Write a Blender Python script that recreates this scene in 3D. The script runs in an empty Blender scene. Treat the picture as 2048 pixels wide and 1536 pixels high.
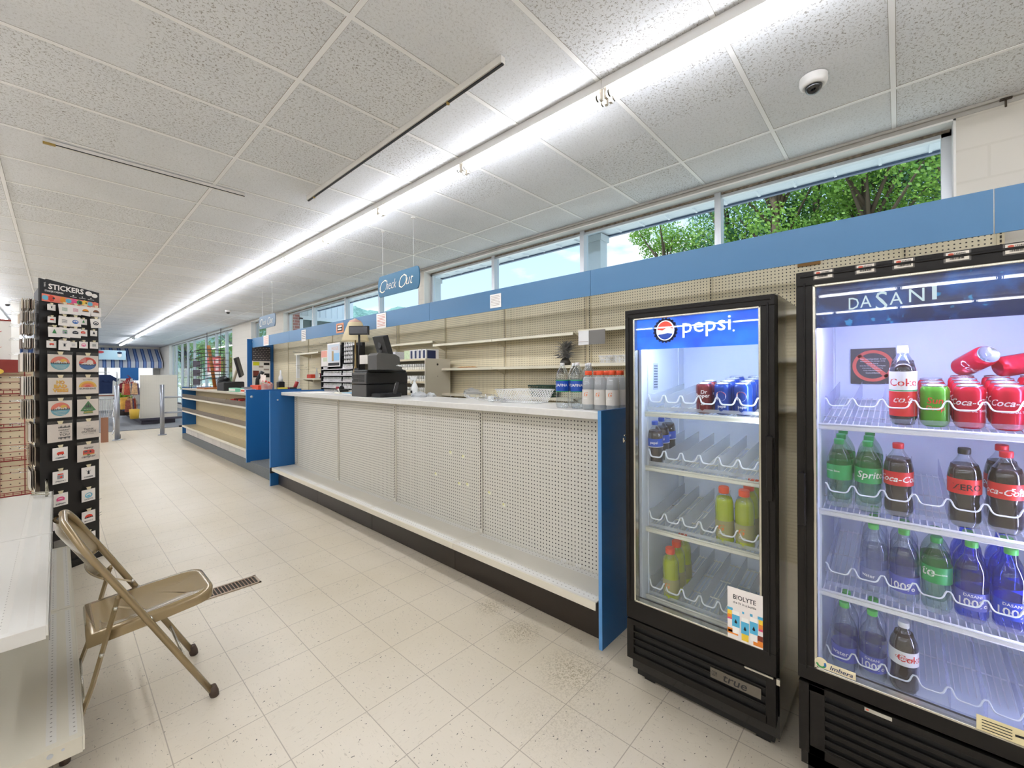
import bpy, math, random
from math import pi, sin, cos, radians
from mathutils import Vector, Matrix
random.seed(7)
S = bpy.context.scene
COL = S.collection
# ---------------------------------------------------------------- camera
cam_d = bpy.data.cameras.new('camera'); cam = bpy.data.objects.new('camera', cam_d); COL.objects.link(cam)
_yaw, _rol = radians(47.32), radians(-.294)
_F = Vector((sin(_yaw), cos(_yaw), 0)); _R = Vector((cos(_yaw), -sin(_yaw), 0)); _U = Vector((0, 0, 1))
_R3 = _R*cos(_rol)+_U*sin(_rol); _U3 = -_R*sin(_rol)+_U*cos(_rol)
M = Matrix((( _R3.x, _U3.x, -_F.x, 0), (_R3.y, _U3.y, -_F.y, 0), (_R3.z, _U3.z, -_F.z, 1.443), (0, 0, 0, 1)))
cam.matrix_world = M
cam_d.sensor_width = 36; cam_d.sensor_fit = 'HORIZONTAL'; cam_d.lens = 839.6/2048*36
cam_d.shift_x = 0; cam_d.shift_y = -16.8/2048; cam_d.clip_start = .02; cam_d.clip_end = 900
S.camera = cam
S.view_settings.view_transform = 'Standard'; S.view_settings.look = 'None'
S.cycles.transparent_max_bounces = 48
S.view_settings.gamma = 1; S.view_settings.use_curve_mapping = False
S.view_settings.exposure = 0.26
# ---------------------------------------------------------------- sky and sun
TUBE = 17.0
W = bpy.data.worlds.new('sky'); S.world = W; W.use_nodes = True
nt = W.node_tree; nt.nodes.clear()
def wn(t, **k):
    n = nt.nodes.new(t)
    for a, b in k.items(): setattr(n, a, b)
    return n
wo = wn('ShaderNodeOutputWorld'); wb = wn('ShaderNodeBackground'); tc = wn('ShaderNodeTexCoord')
sx = wn('ShaderNodeSeparateXYZ'); nt.links.new(tc.outputs['Generated'], sx.inputs[0])
gr = wn('ShaderNodeValToRGB'); nt.links.new(sx.outputs['Z'], gr.inputs[0])
gr.color_ramp.elements[0].position = .0; gr.color_ramp.elements[0].color = (.80, .92, 1, 1)
gr.color_ramp.elements[1].position = .6; gr.color_ramp.elements[1].color = (.42, .68, .95, 1)
no = wn('ShaderNodeTexNoise'); no.inputs['Scale'].default_value = 5.5; no.inputs['Detail'].default_value = 7
mp = wn('ShaderNodeMapping'); mp.inputs['Scale'].default_value = (1, 1, 2.6); mp.inputs['Location'].default_value = (.4, .2, .1)
nt.links.new(tc.outputs['Generated'], mp.inputs[0]); nt.links.new(mp.outputs[0], no.inputs[0])
cr = wn('ShaderNodeValToRGB'); nt.links.new(no.outputs[0], cr.inputs[0])
cr.color_ramp.elements[0].position = .53; cr.color_ramp.elements[0].color = (0, 0, 0, 1)
cr.color_ramp.elements[1].position = .62; cr.color_ramp.elements[1].color = (1, 1, 1, 1)
mx = wn('ShaderNodeMixRGB'); nt.links.new(cr.outputs[0], mx.inputs[0]); nt.links.new(gr.outputs[0], mx.inputs[1])
mx.inputs[2].default_value = (1, 1, 1, 1)
nt.links.new(mx.outputs[0], wb.inputs[0]); wb.inputs[1].default_value = 1.15
nt.links.new(wb.outputs[0], wo.inputs[0])
sl = bpy.data.lights.new('sun', 'SUN'); sl.energy = 4.6; sl.angle = radians(1.5); sl.color = (1, .96, .9)
so = bpy.data.objects.new('sun', sl); COL.objects.link(so); so.rotation_euler = (radians(-16), radians(-20), 0); so.location = (0, 0, 30)

# ---------------------------------------------------------------- helpers
def lin(h):
    if isinstance(h, str):
        h = h.lstrip('#'); c = [int(h[i:i+2], 16)/255 for i in (0, 2, 4)]
        return tuple((x/12.92 if x <= .04045 else ((x+.055)/1.055)**2.4) for x in c)+(1,)
    return tuple(h)+(1,) if len(h) == 3 else h
MATS = {}
def mat(name, c='#888888', rough=.5, metal=0, emis=0, trans=0, alpha=1, bump=None, var=None, coat=0, ecol=None, spec=None, sss=0):
    """procedural material; bump=(scale,strength), var=(scale,amount)"""
    if name in MATS: return MATS[name]
    m = bpy.data.materials.new(name); m.use_nodes = True; t = m.node_tree; b = t.nodes['Principled BSDF']
    b.inputs['Base Color'].default_value = lin(c); b.inputs['Roughness'].default_value = rough; b.inputs['Metallic'].default_value = metal
    if trans: b.inputs['Transmission Weight'].default_value = trans
    if coat: b.inputs['Coat Weight'].default_value = coat; b.inputs['Coat Roughness'].default_value = .08
    if spec is not None: b.inputs['Specular IOR Level'].default_value = spec
    if emis: b.inputs['Emission Color'].default_value = lin(ecol or c); b.inputs['Emission Strength'].default_value = emis
    if alpha < 1: b.inputs['Alpha'].default_value = alpha
    co = t.nodes.new('ShaderNodeTexCoord')
    if var:
        n = t.nodes.new('ShaderNodeTexNoise'); n.inputs['Scale'].default_value = var[0]; n.inputs['Detail'].default_value = 5
        t.links.new(co.outputs['Object'], n.inputs[0])
        r = t.nodes.new('ShaderNodeMapRange'); r.inputs[1].default_value = .3; r.inputs[2].default_value = .7
        r.inputs[3].default_value = 1-var[1]; r.inputs[4].default_value = 1+var[1]; t.links.new(n.outputs[0], r.inputs[0])
        x = t.nodes.new('ShaderNodeVectorMath'); x.operation = 'SCALE'; x.inputs[0].default_value = lin(c)[:3]
        t.links.new(r.outputs[0], x.inputs['Scale']); t.links.new(x.outputs[0], b.inputs['Base Color'])
    if bump:
        n = t.nodes.new('ShaderNodeTexNoise'); n.inputs['Scale'].default_value = bump[0]; n.inputs['Detail'].default_value = 3
        t.links.new(co.outputs['Object'], n.inputs[0])
        u = t.nodes.new('ShaderNodeBump'); u.inputs['Strength'].default_value = bump[1]; u.inputs['Distance'].default_value = .01
        t.links.new(n.outputs[0], u.inputs['Height']); t.links.new(u.outputs[0], b.inputs['Normal'])
    MATS[name] = m; return m
def glass(name, tint='#ffffff', amount=.08, rough=.0, tr=1.0, power=4.0):
    """thin clear sheet: mostly transparent, mirror-like at glancing angles"""
    if name in MATS: return MATS[name]
    m = bpy.data.materials.new(name); m.use_nodes = True; t = m.node_tree; t.nodes.clear()
    o = t.nodes.new('ShaderNodeOutputMaterial'); a = t.nodes.new('ShaderNodeBsdfTransparent'); g = t.nodes.new('ShaderNodeBsdfGlossy')
    tc_ = lin(tint); a.inputs[0].default_value = (tc_[0]*tr, tc_[1]*tr, tc_[2]*tr, 1); g.inputs['Roughness'].default_value = rough
    lw = t.nodes.new('ShaderNodeLayerWeight'); lw.inputs[0].default_value = .5
    p = t.nodes.new('ShaderNodeMath'); p.operation = 'POWER'; p.inputs[1].default_value = power; t.links.new(lw.outputs['Facing'], p.inputs[0])
    q = t.nodes.new('ShaderNodeMath'); q.operation = 'MULTIPLY_ADD'; q.inputs[1].default_value = .75; q.inputs[2].default_value = amount; q.use_clamp = True
    t.links.new(p.outputs[0], q.inputs[0])
    x = t.nodes.new('ShaderNodeMixShader'); t.links.new(q.outputs[0], x.inputs[0]); t.links.new(a.outputs[0], x.inputs[1]); t.links.new(g.outputs[0], x.inputs[2])
    t.links.new(x.outputs[0], o.inputs[0]); MATS[name] = m; return m
def frosted(name, c, a=.5, rough=.25, tl=.5):
    """translucent plastic or dyed liquid: transparent mixed with a tinted, light-passing body"""
    if name in MATS: return MATS[name]
    m = bpy.data.materials.new(name); m.use_nodes = True; t = m.node_tree; b = t.nodes['Principled BSDF']
    o = [n for n in t.nodes if n.type == 'OUTPUT_MATERIAL'][0]
    b.inputs['Base Color'].default_value = lin(c); b.inputs['Roughness'].default_value = rough
    tr = t.nodes.new('ShaderNodeBsdfTranslucent'); tr.inputs[0].default_value = lin(c)
    x = t.nodes.new('ShaderNodeMixShader'); x.inputs[0].default_value = tl; t.links.new(b.outputs[0], x.inputs[1]); t.links.new(tr.outputs[0], x.inputs[2])
    tp = t.nodes.new('ShaderNodeBsdfTransparent'); cc = lin(c); tp.inputs[0].default_value = tuple(.4+.6*k for k in cc[:3])+(1,)
    y = t.nodes.new('ShaderNodeMixShader'); y.inputs[0].default_value = a; t.links.new(tp.outputs[0], y.inputs[1]); t.links.new(x.outputs[0], y.inputs[2])
    t.links.new(y.outputs[0], o.inputs[0]); MATS[name] = m; return m
class NT:
    """tiny wrapper to write node maths"""
    def __init__(s, name, rough=.5):
        s.m = bpy.data.materials.new(name); s.m.use_nodes = True; s.t = s.m.node_tree; s.b = s.t.nodes['Principled BSDF']
        s.b.inputs['Roughness'].default_value = rough; MATS[name] = s.m
        s.co = s.t.nodes.new('ShaderNodeTexCoord'); s.sep = s.t.nodes.new('ShaderNodeSeparateXYZ'); s.t.links.new(s.co.outputs['Object'], s.sep.inputs[0])
        s.x, s.y, s.z = s.sep.outputs
    def put(s, sock, v):
        if isinstance(v, (int, float)): sock.default_value = v
        elif isinstance(v, (tuple, list)): sock.default_value = v
        else: s.t.links.new(v, sock)
    def op(s, o, a, b=0.0, c=0.0, clamp=False):
        n = s.t.nodes.new('ShaderNodeMath'); n.operation = o; n.use_clamp = clamp
        for i, v in enumerate((a, b, c)): s.put(n.inputs[i], v)
        return n.outputs[0]
    def vec(s, x, y, z):
        n = s.t.nodes.new('ShaderNodeCombineXYZ')
        for i, v in enumerate((x, y, z)): s.put(n.inputs[i], v)
        return n.outputs[0]
    def noise(s, v, sc, det=3, rough=.5, dist=0):
        n = s.t.nodes.new('ShaderNodeTexNoise'); s.put(n.inputs['Vector'], v); n.inputs['Scale'].default_value = sc
        n.inputs['Detail'].default_value = det; n.inputs['Roughness'].default_value = rough; n.inputs['Distortion'].default_value = dist
        return n.outputs[0]
    def white(s, v):
        n = s.t.nodes.new('ShaderNodeTexWhiteNoise'); s.put(n.inputs['Vector'], v); return n.outputs[0]
    def rng(s, v, a, b, c=0, d=1):
        n = s.t.nodes.new('ShaderNodeMapRange')
        for i, k in enumerate((v, a, b, c, d)): s.put(n.inputs[i], k)
        return n.outputs[0]
    def mix(s, f, a, b):
        n = s.t.nodes.new('ShaderNodeMixRGB'); s.put(n.inputs[0], f); s.put(n.inputs[1], a); s.put(n.inputs[2], b); return n.outputs[0]
    def color(s, v): s.put(s.b.inputs['Base Color'], v)
    def bump(s, h, st=.3, d=.002):
        n = s.t.nodes.new('ShaderNodeBump'); n.inputs['Strength'].default_value = st; n.inputs['Distance'].default_value = d
        s.put(n.inputs['Height'], h); s.t.links.new(n.outputs[0], s.b.inputs['Normal'])
def pegmat(name, c, dark, ax='yz', pitch=.0254, r=.13, rough=.45):
    if name in MATS: return MATS[name]
    n = NT(name, rough); d = {'x': n.x, 'y': n.y, 'z': n.z}
    fr = [n.op('SUBTRACT', n.op('FRACT', n.op('DIVIDE', n.op('ADD', d[a], 50*pitch), pitch)), .5) for a in ax]
    rr = n.op('SQRT', n.op('ADD', n.op('MULTIPLY', fr[0], fr[0]), n.op('MULTIPLY', fr[1], fr[1])))
    n.color(n.mix(n.rng(rr, r, r+.05), lin(dark), lin(c))); return n.m
ORG = {}
class B:
    """mesh collector"""
    def __init__(s): s.v = []; s.f = []; s.mi = []; s.sm = []; s.c = 0; s.s = False
    def add(s, vs, fs, smooth=None):
        o = len(s.v); s.v += [tuple(v) for v in vs]
        for f in fs: s.f.append([i+o for i in f]); s.mi.append(s.c); s.sm.append(s.s if smooth is None else smooth)
        return s
    def m(s, i): s.c = i; return s
    def box(s, x0, x1, y0, y1, z0, z1, rot=None, ctr=None):
        vs = [Vector((x, y, z)) for z in (z0, z1) for y in (y0, y1) for x in (x0, x1)]
        if rot is not None:
            c = Vector(ctr) if ctr else Vector(((x0+x1)/2, (y0+y1)/2, (z0+z1)/2))
            vs = [c+rot @ (v-c) for v in vs]
        return s.add(vs, [(0, 2, 3, 1), (4, 5, 7, 6), (0, 1, 5, 4), (2, 6, 7, 3), (0, 4, 6, 2), (1, 3, 7, 5)], False)
    def bevbox(s, x0, x1, y0, y1, z0, z1, r=.005):
        # box with chamfered vertical edges and chamfered top
        def ring(z, i): return [(x0+i+r, y0+i, z), (x1-i-r, y0+i, z), (x1-i, y0+i+r, z), (x1-i, y1-i-r, z), (x1-i-r, y1-i, z), (x0+i+r, y1-i, z), (x0+i, y1-i-r, z), (x0+i, y0+i+r, z)]
        R = [ring(z0, r*.5), ring(z0+r*.5, 0), ring(z1-r, 0), ring(z1, r)]
        vs = [p for q in R for p in q]; fs = [tuple(range(7, -1, -1)), tuple(range(24, 32))]
        for k in range(3):
            for i in range(8): j = (i+1) % 8; fs.append((k*8+i, k*8+j, k*8+8+j, k*8+8+i))
        return s.add(vs, fs, False)
    def quad(s, a, b, c, d): return s.add([a, b, c, d], [(0, 1, 2, 3)], False)
    def frame(s, p, q=None):
        d = (Vector(q)-Vector(p)).normalized(); a = Vector((0, 0, 1)) if abs(d.z) < .9 else Vector((1, 0, 0))
        u = d.cross(a).normalized(); return d, u, d.cross(u)
    def tube(s, pts, r=.01, n=8, closed=False, caps=True, flat=1.0):
        pts = [Vector(p) for p in pts]; N = len(pts); vs = []; pu = None
        rr = r if isinstance(r, (list, tuple)) else [r]*N
        for i, p in enumerate(pts):
            a = pts[(i-1) % N] if (i or closed) else p; b = pts[(i+1) % N] if (i < N-1 or closed) else p
            d = (b-a).normalized() if (b-a).length > 1e-9 else Vector((0, 0, 1))
            if pu is None:
                q = Vector((0, 0, 1)) if abs(d.z) < .9 else Vector((1, 0, 0)); u = d.cross(q).normalized()
            else: u = (pu-d*pu.dot(d)).normalized()
            pu = u; w = d.cross(u)
            for k in range(n): t = 2*pi*k/n; vs.append(p+u*cos(t)*rr[i]+w*sin(t)*rr[i]*flat)
        fs = []
        for i in range(N if closed else N-1):
            for k in range(n):
                k2 = (k+1) % n; j = (i+1) % N; fs.append((i*n+k, i*n+k2, j*n+k2, j*n+k))
        s.add(vs, fs, n > 4)
        if caps and not closed:
            o = len(s.v)-N*n
            for f in ([o+k for k in range(n)][::-1], [o+(N-1)*n+k for k in range(n)]): s.f.append(f); s.mi.append(s.c); s.sm.append(False)
        return s
    def lathe(s, prof, c=(0, 0, 0), n=24, petal=0, axis=None, cap0=True, cap1=True, sx=1, sy=1):
        vs = []; c = Vector(c); A = axis or Matrix.Identity(3)
        for r, z, *pt in prof:
            for k in range(n):
                t = 2*pi*k/n; q = r*(1-(petal*abs(sin(2.5*t)) if pt and pt[0] else 0))
                vs.append(c+A @ Vector((q*cos(t)*sx, q*sin(t)*sy, z)))
        fs = []; m = len(prof)
        for i in range(m-1):
            for k in range(n): k2 = (k+1) % n; fs.append((i*n+k, i*n+k2, (i+1)*n+k2, (i+1)*n+k))
        s.add(vs, fs, True); o = len(s.v)-m*n
        if cap0 and prof[0][0] > 1e-6: s.f.append([o+k for k in range(n)][::-1]); s.mi.append(s.c); s.sm.append(False)
        if cap1 and prof[-1][0] > 1e-6: s.f.append([o+(m-1)*n+k for k in range(n)]); s.mi.append(s.c); s.sm.append(False)
        return s
    def cyl(s, c, r, h, n=20, r2=None, axis=None): return s.lathe([(r, 0), (r if r2 is None else r2, h)], c, n, axis=axis)
    def prism(s, outline, o, R, U, th):
        """outline [(x,y)] in the frame (o,R,U), extruded by th along -(RxU) (th>0 goes behind the face)"""
        o, R, U = Vector(o), Vector(R), Vector(U); nn = R.cross(U).normalized(); k = len(outline)
        f = [o+R*x+U*y for x, y in outline]; b = [p-nn*th for p in f]
        fs = [tuple(range(k))]
        if th: fs += [tuple(range(2*k-1, k-1, -1))]+[(i, i+k, (i+1) % k+k, (i+1) % k) for i in range(k)]
        return s.add(f+(b if th else []), fs, False)
    def disc(s, o, R, U, x, y, rx, ry, n=20, th=0, a0=0, a1=2*pi):
        full = abs(a1-a0-2*pi) < 1e-6; q = [(x+rx*cos(a0+(a1-a0)*i/(n if full else n-1)), y+ry*sin(a0+(a1-a0)*i/(n if full else n-1))) for i in range(n)]
        return s.prism(q, o, R, U, th)
    def ringf(s, o, R, U, x, y, r0, r1, n=32, a0=0, a1=2*pi, ey=1):
        o, R, U = Vector(o), Vector(R), Vector(U); vs = []
        for i in range(n+1):
            t = a0+(a1-a0)*i/n
            for r in (r0, r1): vs.append(o+R*(x+r*cos(t))+U*(y+r*sin(t)*ey))
        return s.add(vs, [(2*i, 2*i+1, 2*i+3, 2*i+2) for i in range(n)], False)
    def obj(s, name, mats, parent=None, label=None, cat=None, group=None, kind=None, bevel=0):
        if not isinstance(mats, (list, tuple)): mats = [mats]
        if parent is not None:
            o = ORG[parent.name]
        else:
            xs, ys, zs = zip(*s.v); o = Vector((0, 0, 0)) if kind == 'structure' else Vector(((min(xs)+max(xs))/2, (min(ys)+max(ys))/2, min(zs)))
        me = bpy.data.meshes.new(name); me.from_pydata([tuple(Vector(v)-o) for v in s.v], [], s.f)
        for m_ in mats: me.materials.append(m_)
        me.polygons.foreach_set('material_index', s.mi); me.polygons.foreach_set('use_smooth', s.sm)
        me.update(); ob = bpy.data.objects.new(name, me); COL.objects.link(ob)
        if parent is not None: ob.parent = parent
        else: ob.location = o
        ORG[ob.name] = o
        if label: ob['label'] = label
        if cat: ob['category'] = cat
        if group: ob['group'] = group
        if kind: ob['kind'] = kind
        if bevel:
            b = ob.modifiers.new('bevel', 'BEVEL'); b.width = bevel; b.segments = 2; b.limit_method = 'ANGLE'
        return ob
def thing(name, label, cat, loc=(0, 0, 0), group=None, rz=0, local=False, kind=None):
    o = bpy.data.objects.new(name, None); COL.objects.link(o); o.location = loc; o.rotation_euler = (0, 0, rz); o.empty_display_size = .05
    if label: o['label'] = label
    if cat: o['category'] = cat
    if group: o['group'] = group
    if kind: o['kind'] = kind
    ORG[o.name] = Vector((0, 0, 0)) if local else Vector(loc); return o
def kids(o): return [c for c in bpy.data.objects if c.parent == o]
_K = {}
def dup(o, loc=None, label=None, group=None, rz=None, parent=None):
    if o.name not in _K: _K[o.name] = kids(o)
    c = o.copy(); COL.objects.link(c); c.parent = parent
    if loc is not None: c.location = loc
    if rz is not None: c.rotation_euler = (0, 0, rz)
    if label: c['label'] = label
    if group: c['group'] = group
    for k in _K[o.name]: dup(k, parent=c)
    return c
def text(b, s, o, R, U, w=None, h=None, shear=0, off=0, wrap=None, align='C', ls=1.0):
    """letters as flat faces in bmesh collector b; w/h fit the box, centred on o (or wrapped on a cylinder: wrap=(centre, radius, angle))"""
    cu = bpy.data.curves.new('t', 'FONT'); cu.body = s; cu.size = 1; cu.shear = shear; cu.offset = off; cu.space_character = ls; cu.resolution_u = 2; cu.align_x = 'CENTER'; cu.space_line = .8
    ob = bpy.data.objects.new('t', cu); me = ob.to_mesh(); vs = [v.co.copy() for v in me.vertices]; fs = [tuple(p.vertices) for p in me.polygons]
    ob.to_mesh_clear(); bpy.data.objects.remove(ob); bpy.data.curves.remove(cu)
    if not vs: return b
    x0, x1 = min(v.x for v in vs), max(v.x for v in vs); y0, y1 = min(v.y for v in vs), max(v.y for v in vs)
    kx = (w/(x1-x0)) if w else None; ky = (h/(y1-y0)) if h else None
    kx = kx or ky; ky = ky or kx
    R, U = Vector(R), Vector(U); o = Vector(o); out = []
    for v in vs:
        x = (v.x-(x0+x1)/2)*kx; y = (v.y-(y0+y1)/2)*ky
        if align == 'L': x = (v.x-x0)*kx
        if wrap:
            c, r, a = wrap; t = a+x/r; out.append(Vector((c[0]+r*cos(t), c[1]+r*sin(t), c[2]+y)))
        else: out.append(o+R*x+U*y)
    return b.add(out, fs, False)
YN = (0, -1, 0); ZP = (0, 0, 1); XP = (1, 0, 0); YP = (0, 1, 0)
ORD = ['first', 'second', 'third', 'fourth', 'fifth', 'sixth', 'seventh', 'eighth', 'ninth', 'tenth', 'eleventh', 'twelfth', 'thirteenth', 'fourteenth', 'fifteenth', 'sixteenth', 'seventeenth', 'eighteenth', 'nineteenth', 'twentieth', 'twenty-first', 'twenty-second', 'twenty-third', 'twenty-fourth', 'twenty-fifth', 'twenty-sixth', 'twenty-seventh', 'twenty-eighth']
# ================================================================ the room
CZ = 3.096
# floor: 12 in vinyl tile
n = NT('vinyl_tile', .36)
u = n.op('DIVIDE', n.op('SUBTRACT', n.x, 1.5086-3.048*4), .3048); v = n.op('DIVIDE', n.op('SUBTRACT', n.y, 1.6899-3.048*4), .3048)
fu, fv = n.op('FRACT', u), n.op('FRACT', v); iu, iv = n.op('FLOOR', u), n.op('FLOOR', v)
ed = n.op('MINIMUM', n.op('MINIMUM', fu, n.op('SUBTRACT', 1, fu)), n.op('MINIMUM', fv, n.op('SUBTRACT', 1, fv)))
seam = n.rng(ed, .003, .0085, 1, 0)
cellv = n.vec(iu, iv, 0); tone = n.white(cellv)
par = n.op('MODULO', n.op('ADD', iu, iv), 2)
sA = n.noise(n.vec(n.op('MULTIPLY', n.x, 20), n.op('MULTIPLY', n.y, 110), n.op('MULTIPLY', tone, 9)), 1.5, 3, .6)
sB = n.noise(n.vec(n.op('MULTIPLY', n.x, 110), n.op('MULTIPLY', n.y, 20), n.op('MULTIPLY', tone, 9)), 1.5, 3, .6)
par = n.op('GREATER_THAN', par, .5)
st = n.op('ADD', n.op('MULTIPLY', par, sA), n.op('MULTIPLY', n.op('SUBTRACT', 1, par), sB))
streak = n.rng(st, .62, .72, 0, .6)
spk = n.rng(n.noise(n.vec(n.op('MULTIPLY', n.x, 40), n.op('MULTIPLY', n.y, 60), n.op('MULTIPLY', tone, 7)), 2.0, 2, .4), .715, .75, 0, 1)
spk2 = n.rng(n.noise(n.vec(n.op('MULTIPLY', n.x, 100), n.op('MULTIPLY', n.y, 70), 3.3), 1.3, 2), .72, .80, 0, .6)
dirt = n.noise(n.vec(n.x, n.y, 0), 1.1, 4)
base = n.mix(n.rng(dirt, .35, .7), lin('#dcd1bd'), lin('#d0c4ac'))
base = n.mix(n.op('MULTIPLY', tone, .25), base, lin('#d0c6b2'))
# worn patches at the end of the counter
def patch(x, y, r):
    dx, dy = n.op('SUBTRACT', n.x, x), n.op('SUBTRACT', n.y, y)
    return n.rng(n.op('SQRT', n.op('ADD', n.op('MULTIPLY', dx, dx), n.op('MULTIPLY', dy, dy))), r*.15, r, 1, 0)
pt = n.op('MAXIMUM', n.op('MAXIMUM', patch(1.70, 1.17, .21), patch(1.77, 1.58, .15)), n.op('MAXIMUM', patch(1.84, 1.88, .13), n.op('MULTIPLY', patch(1.43, 1.05, .25), .35)))
grit = n.rng(n.noise(n.vec(n.op('MULTIPLY', n.x, 90), n.op('MULTIPLY', n.y, 90), 1), 1.4, 4, .65), .47, .58)
base = n.mix(n.op('MULTIPLY', n.op('MULTIPLY', pt, grit), .62, clamp=True), base, lin('#7a6a3f'))
base = n.mix(streak, base, lin('#a99b84')); base = n.mix(spk2, base, lin('#8f8069')); base = n.mix(spk, base, lin('#2f2922'))
base = n.mix(n.op('MULTIPLY', seam, .75), base, lin('#978a79')); n.color(base)
b = B(); b.box(-14, 3.86, -6, 30, -.1, 0); b.obj('floor', MATS['vinyl_tile'], kind='structure')
carp = mat('grey_carpet', '#8b8d90', .95, bump=(400, .5), var=(90, .18))
b = B(); b.box(-14, 3.86, 15.45, 30, 0, .012); b.box(-14, 3.86, 15.38, 15.45, 0, .016); b.obj('floor', carp, kind='structure')
# ceiling
n = NT('ceiling_tile', .9)
w1 = n.noise(n.vec(n.op('MULTIPLY', n.x, 60), n.op('MULTIPLY', n.y, 60), 0), 1, 2, .5, 1.2)
ix, iy = n.op('FLOOR', n.op('DIVIDE', n.op('ADD', n.x, 30.183), 1.2192)), n.op('FLOOR', n.op('DIVIDE', n.op('ADD', n.y, 30.461), .6096))
tt = n.white(n.vec(ix, iy, 0)); tb = n.op('GREATER_THAN', tt, .45)
wa = n.op('ABSOLUTE', n.op('SUBTRACT', w1, .5)); dens = n.noise(n.vec(n.op('MULTIPLY', n.x, 70), n.op('MULTIPLY', n.y, 70), 5), 1.0, 1)
worm = n.op('MULTIPLY', n.rng(wa, .022, .045, 1, 0), n.rng(dens, .50, .56))
fine = n.rng(n.noise(n.vec(n.op('MULTIPLY', n.x, 230), n.op('MULTIPLY', n.y, 230), 2), 1, 2), .60, .68, 0, .5)
hole = n.op('MAXIMUM', n.op('MULTIPLY', worm, n.op('ADD', n.op('MULTIPLY', tb, .55), .35)), n.op('MULTIPLY', fine, .6))
big = n.noise(n.vec(n.x, n.y, 0), 1.6, 3)
n.color(n.mix(hole, n.mix(n.rng(big, .35, .7), lin('#eff1f4'), lin('#e8eaed')), lin('#9a9690')))
b = B(); b.box(-14, 3.86, -6, 30, CZ+.004, CZ+.3); cl = b.obj('ceiling', MATS['ceiling_tile'], kind='structure')
b = B(); w = .012
xs = [.922-1.2192*k for k in range(0, 13)]+[2.11, 3.303]
for x in xs: b.box(x-w, x+w, -6, 30, CZ, CZ+.01)
for k in range(-9, 50):
    y = .019+.6096*k; b.box(-14, 3.86, y-w, y+w, CZ+.0005, CZ+.01)
gb = B()  # grey strips that paint in a shadow line beside each grid bar
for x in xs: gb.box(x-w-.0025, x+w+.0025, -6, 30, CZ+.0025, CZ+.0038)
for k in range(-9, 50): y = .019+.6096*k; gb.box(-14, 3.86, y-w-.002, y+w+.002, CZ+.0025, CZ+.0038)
gb.obj('shadow_trim', mat('tile_gap_shadow', '#a5a19a', .9), kind='structure')
b.obj('trim_1', mat('grid_white', '#ffffff', .45), kind='structure')
b = B(); b.box(3.835, 3.86, -6, 30, 3.08, CZ+.002); b.box(3.855, 3.86, -6, 30, 3.055, 3.08); b.obj('trim_2', mat('trim_grey', '#b8b4ac', .6), kind='structure')
# walls
n = NT('painted_block', .6)
bz = n.op('DIVIDE', n.z, .203); row = n.op('FLOOR', bz); by = n.op('ADD', n.op('DIVIDE', n.op('ADD', n.y, n.x), .406), n.op('MULTIPLY', row, .5))
fz, fy = n.op('FRACT', n.op('ADD', bz, 10)), n.op('FRACT', n.op('ADD', by, 200))
e2 = n.op('MINIMUM', n.op('MULTIPLY', n.op('MINIMUM', fz, n.op('SUBTRACT', 1, fz)), .5), n.op('MINIMUM', fy, n.op('SUBTRACT', 1, fy)))
sm = n.rng(e2, .008, .022, 0, 1); n.color(n.mix(sm, lin('#d6d0c3'), lin('#dcd6ca'))); n.bump(sm, .35, .003)
blk = MATS['painted_block']; HD = 3.055
def wallbox(b, y0, y1, z0, z1): b.box(3.86, 4.08, y0, y1, z0, z1)
b = B()
for y0, y1 in ((-6, -.27), (5.40, 5.54), (11.34, 12.6), (13.93, 15.86), (27.1, 30)): wallbox(b, y0, y1, 0, HD)
for y0, y1, s in ((-.27, 5.40, 2.46), (5.54, 11.34, 2.46), (12.6, 13.93, 2.46), (15.86, 27.1, .2)): wallbox(b, y0, y1, 0, s)
b.box(3.86, 4.08, -6, 30, HD, 3.4); b.obj('wall_right', blk, kind='structure')
wht = mat('white_paint', '#eeece6', .5)
for nm, a in (('wall_far', (-14, 4.08, 30, 30.2, 0, 3.4)), ('wall_left', (-14.2, -14, -6, 30, 0, 3.4)), ('wall_near', (-14, 4.08, -6.2, -6, 0, 3.4))):
    b = B(); b.box(*a); b.obj(nm, mat('wall_cream', '#dcd8ce', .7, var=(2, .04)), kind='structure')
# reveal boards + frames + panes
alu = mat('window_aluminium', '#c9cccf', .35, .6); wgl = glass('window_glass', '#f4fbff', .0, power=6)
drt = mat('dirty_caulk', '#7d7263', .9, var=(30, .5))
def window(idx, y0, y1, z0, mull, label=None):
    t = thing('window_%d' % idx, None, None, (3.97, (y0+y1)/2, z0), kind='structure')
    b = B(); b.box(3.855, 3.985, y0, y1, HD-.012, HD); b.box(3.855, 3.985, y0, y0+.012, z0, HD); b.box(3.855, 3.985, y1-.012, y1, z0, HD); b.box(3.84, 3.985, y0, y1, z0-.02, z0)
    b.obj('reveal_board', wht, t)
    b = B(); b.box(3.975, 4.03, y0, y1, HD-.055, HD-.012); b.box(3.975, 4.03, y0, y1, z0, z0+.05)
    b.box(3.975, 4.03, y0+.012, y0+.06, z0, HD); b.box(3.975, 4.03, y1-.06, y1-.012, z0, HD)
    b.obj('window_frame', alu, t)
    b = B(); b.box(3.968, 3.976, y0+.02, y1-.02, HD-.03, HD-.012); b.obj('caulk_line', drt, t)
    ys = [y0]+mull+[y1]
    for m in mull:
        b = B(); b.box(3.95, 4.04, m-.026, m+.026, z0, HD-.012); b.obj('mullion', alu, t)
    for a, c in zip(ys[:-1], ys[1:]):
        b = B(); b.box(4.0, 4.006, a+.03, c-.03, z0+.04, HD-.05); b.obj('pane', wgl, t)
window(1, -.27, 5.40, 2.46, [1.17, 2.58, 3.98])
window(2, 5.54, 11.34, 2.46, [6.90, 8.22, 9.80])
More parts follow.
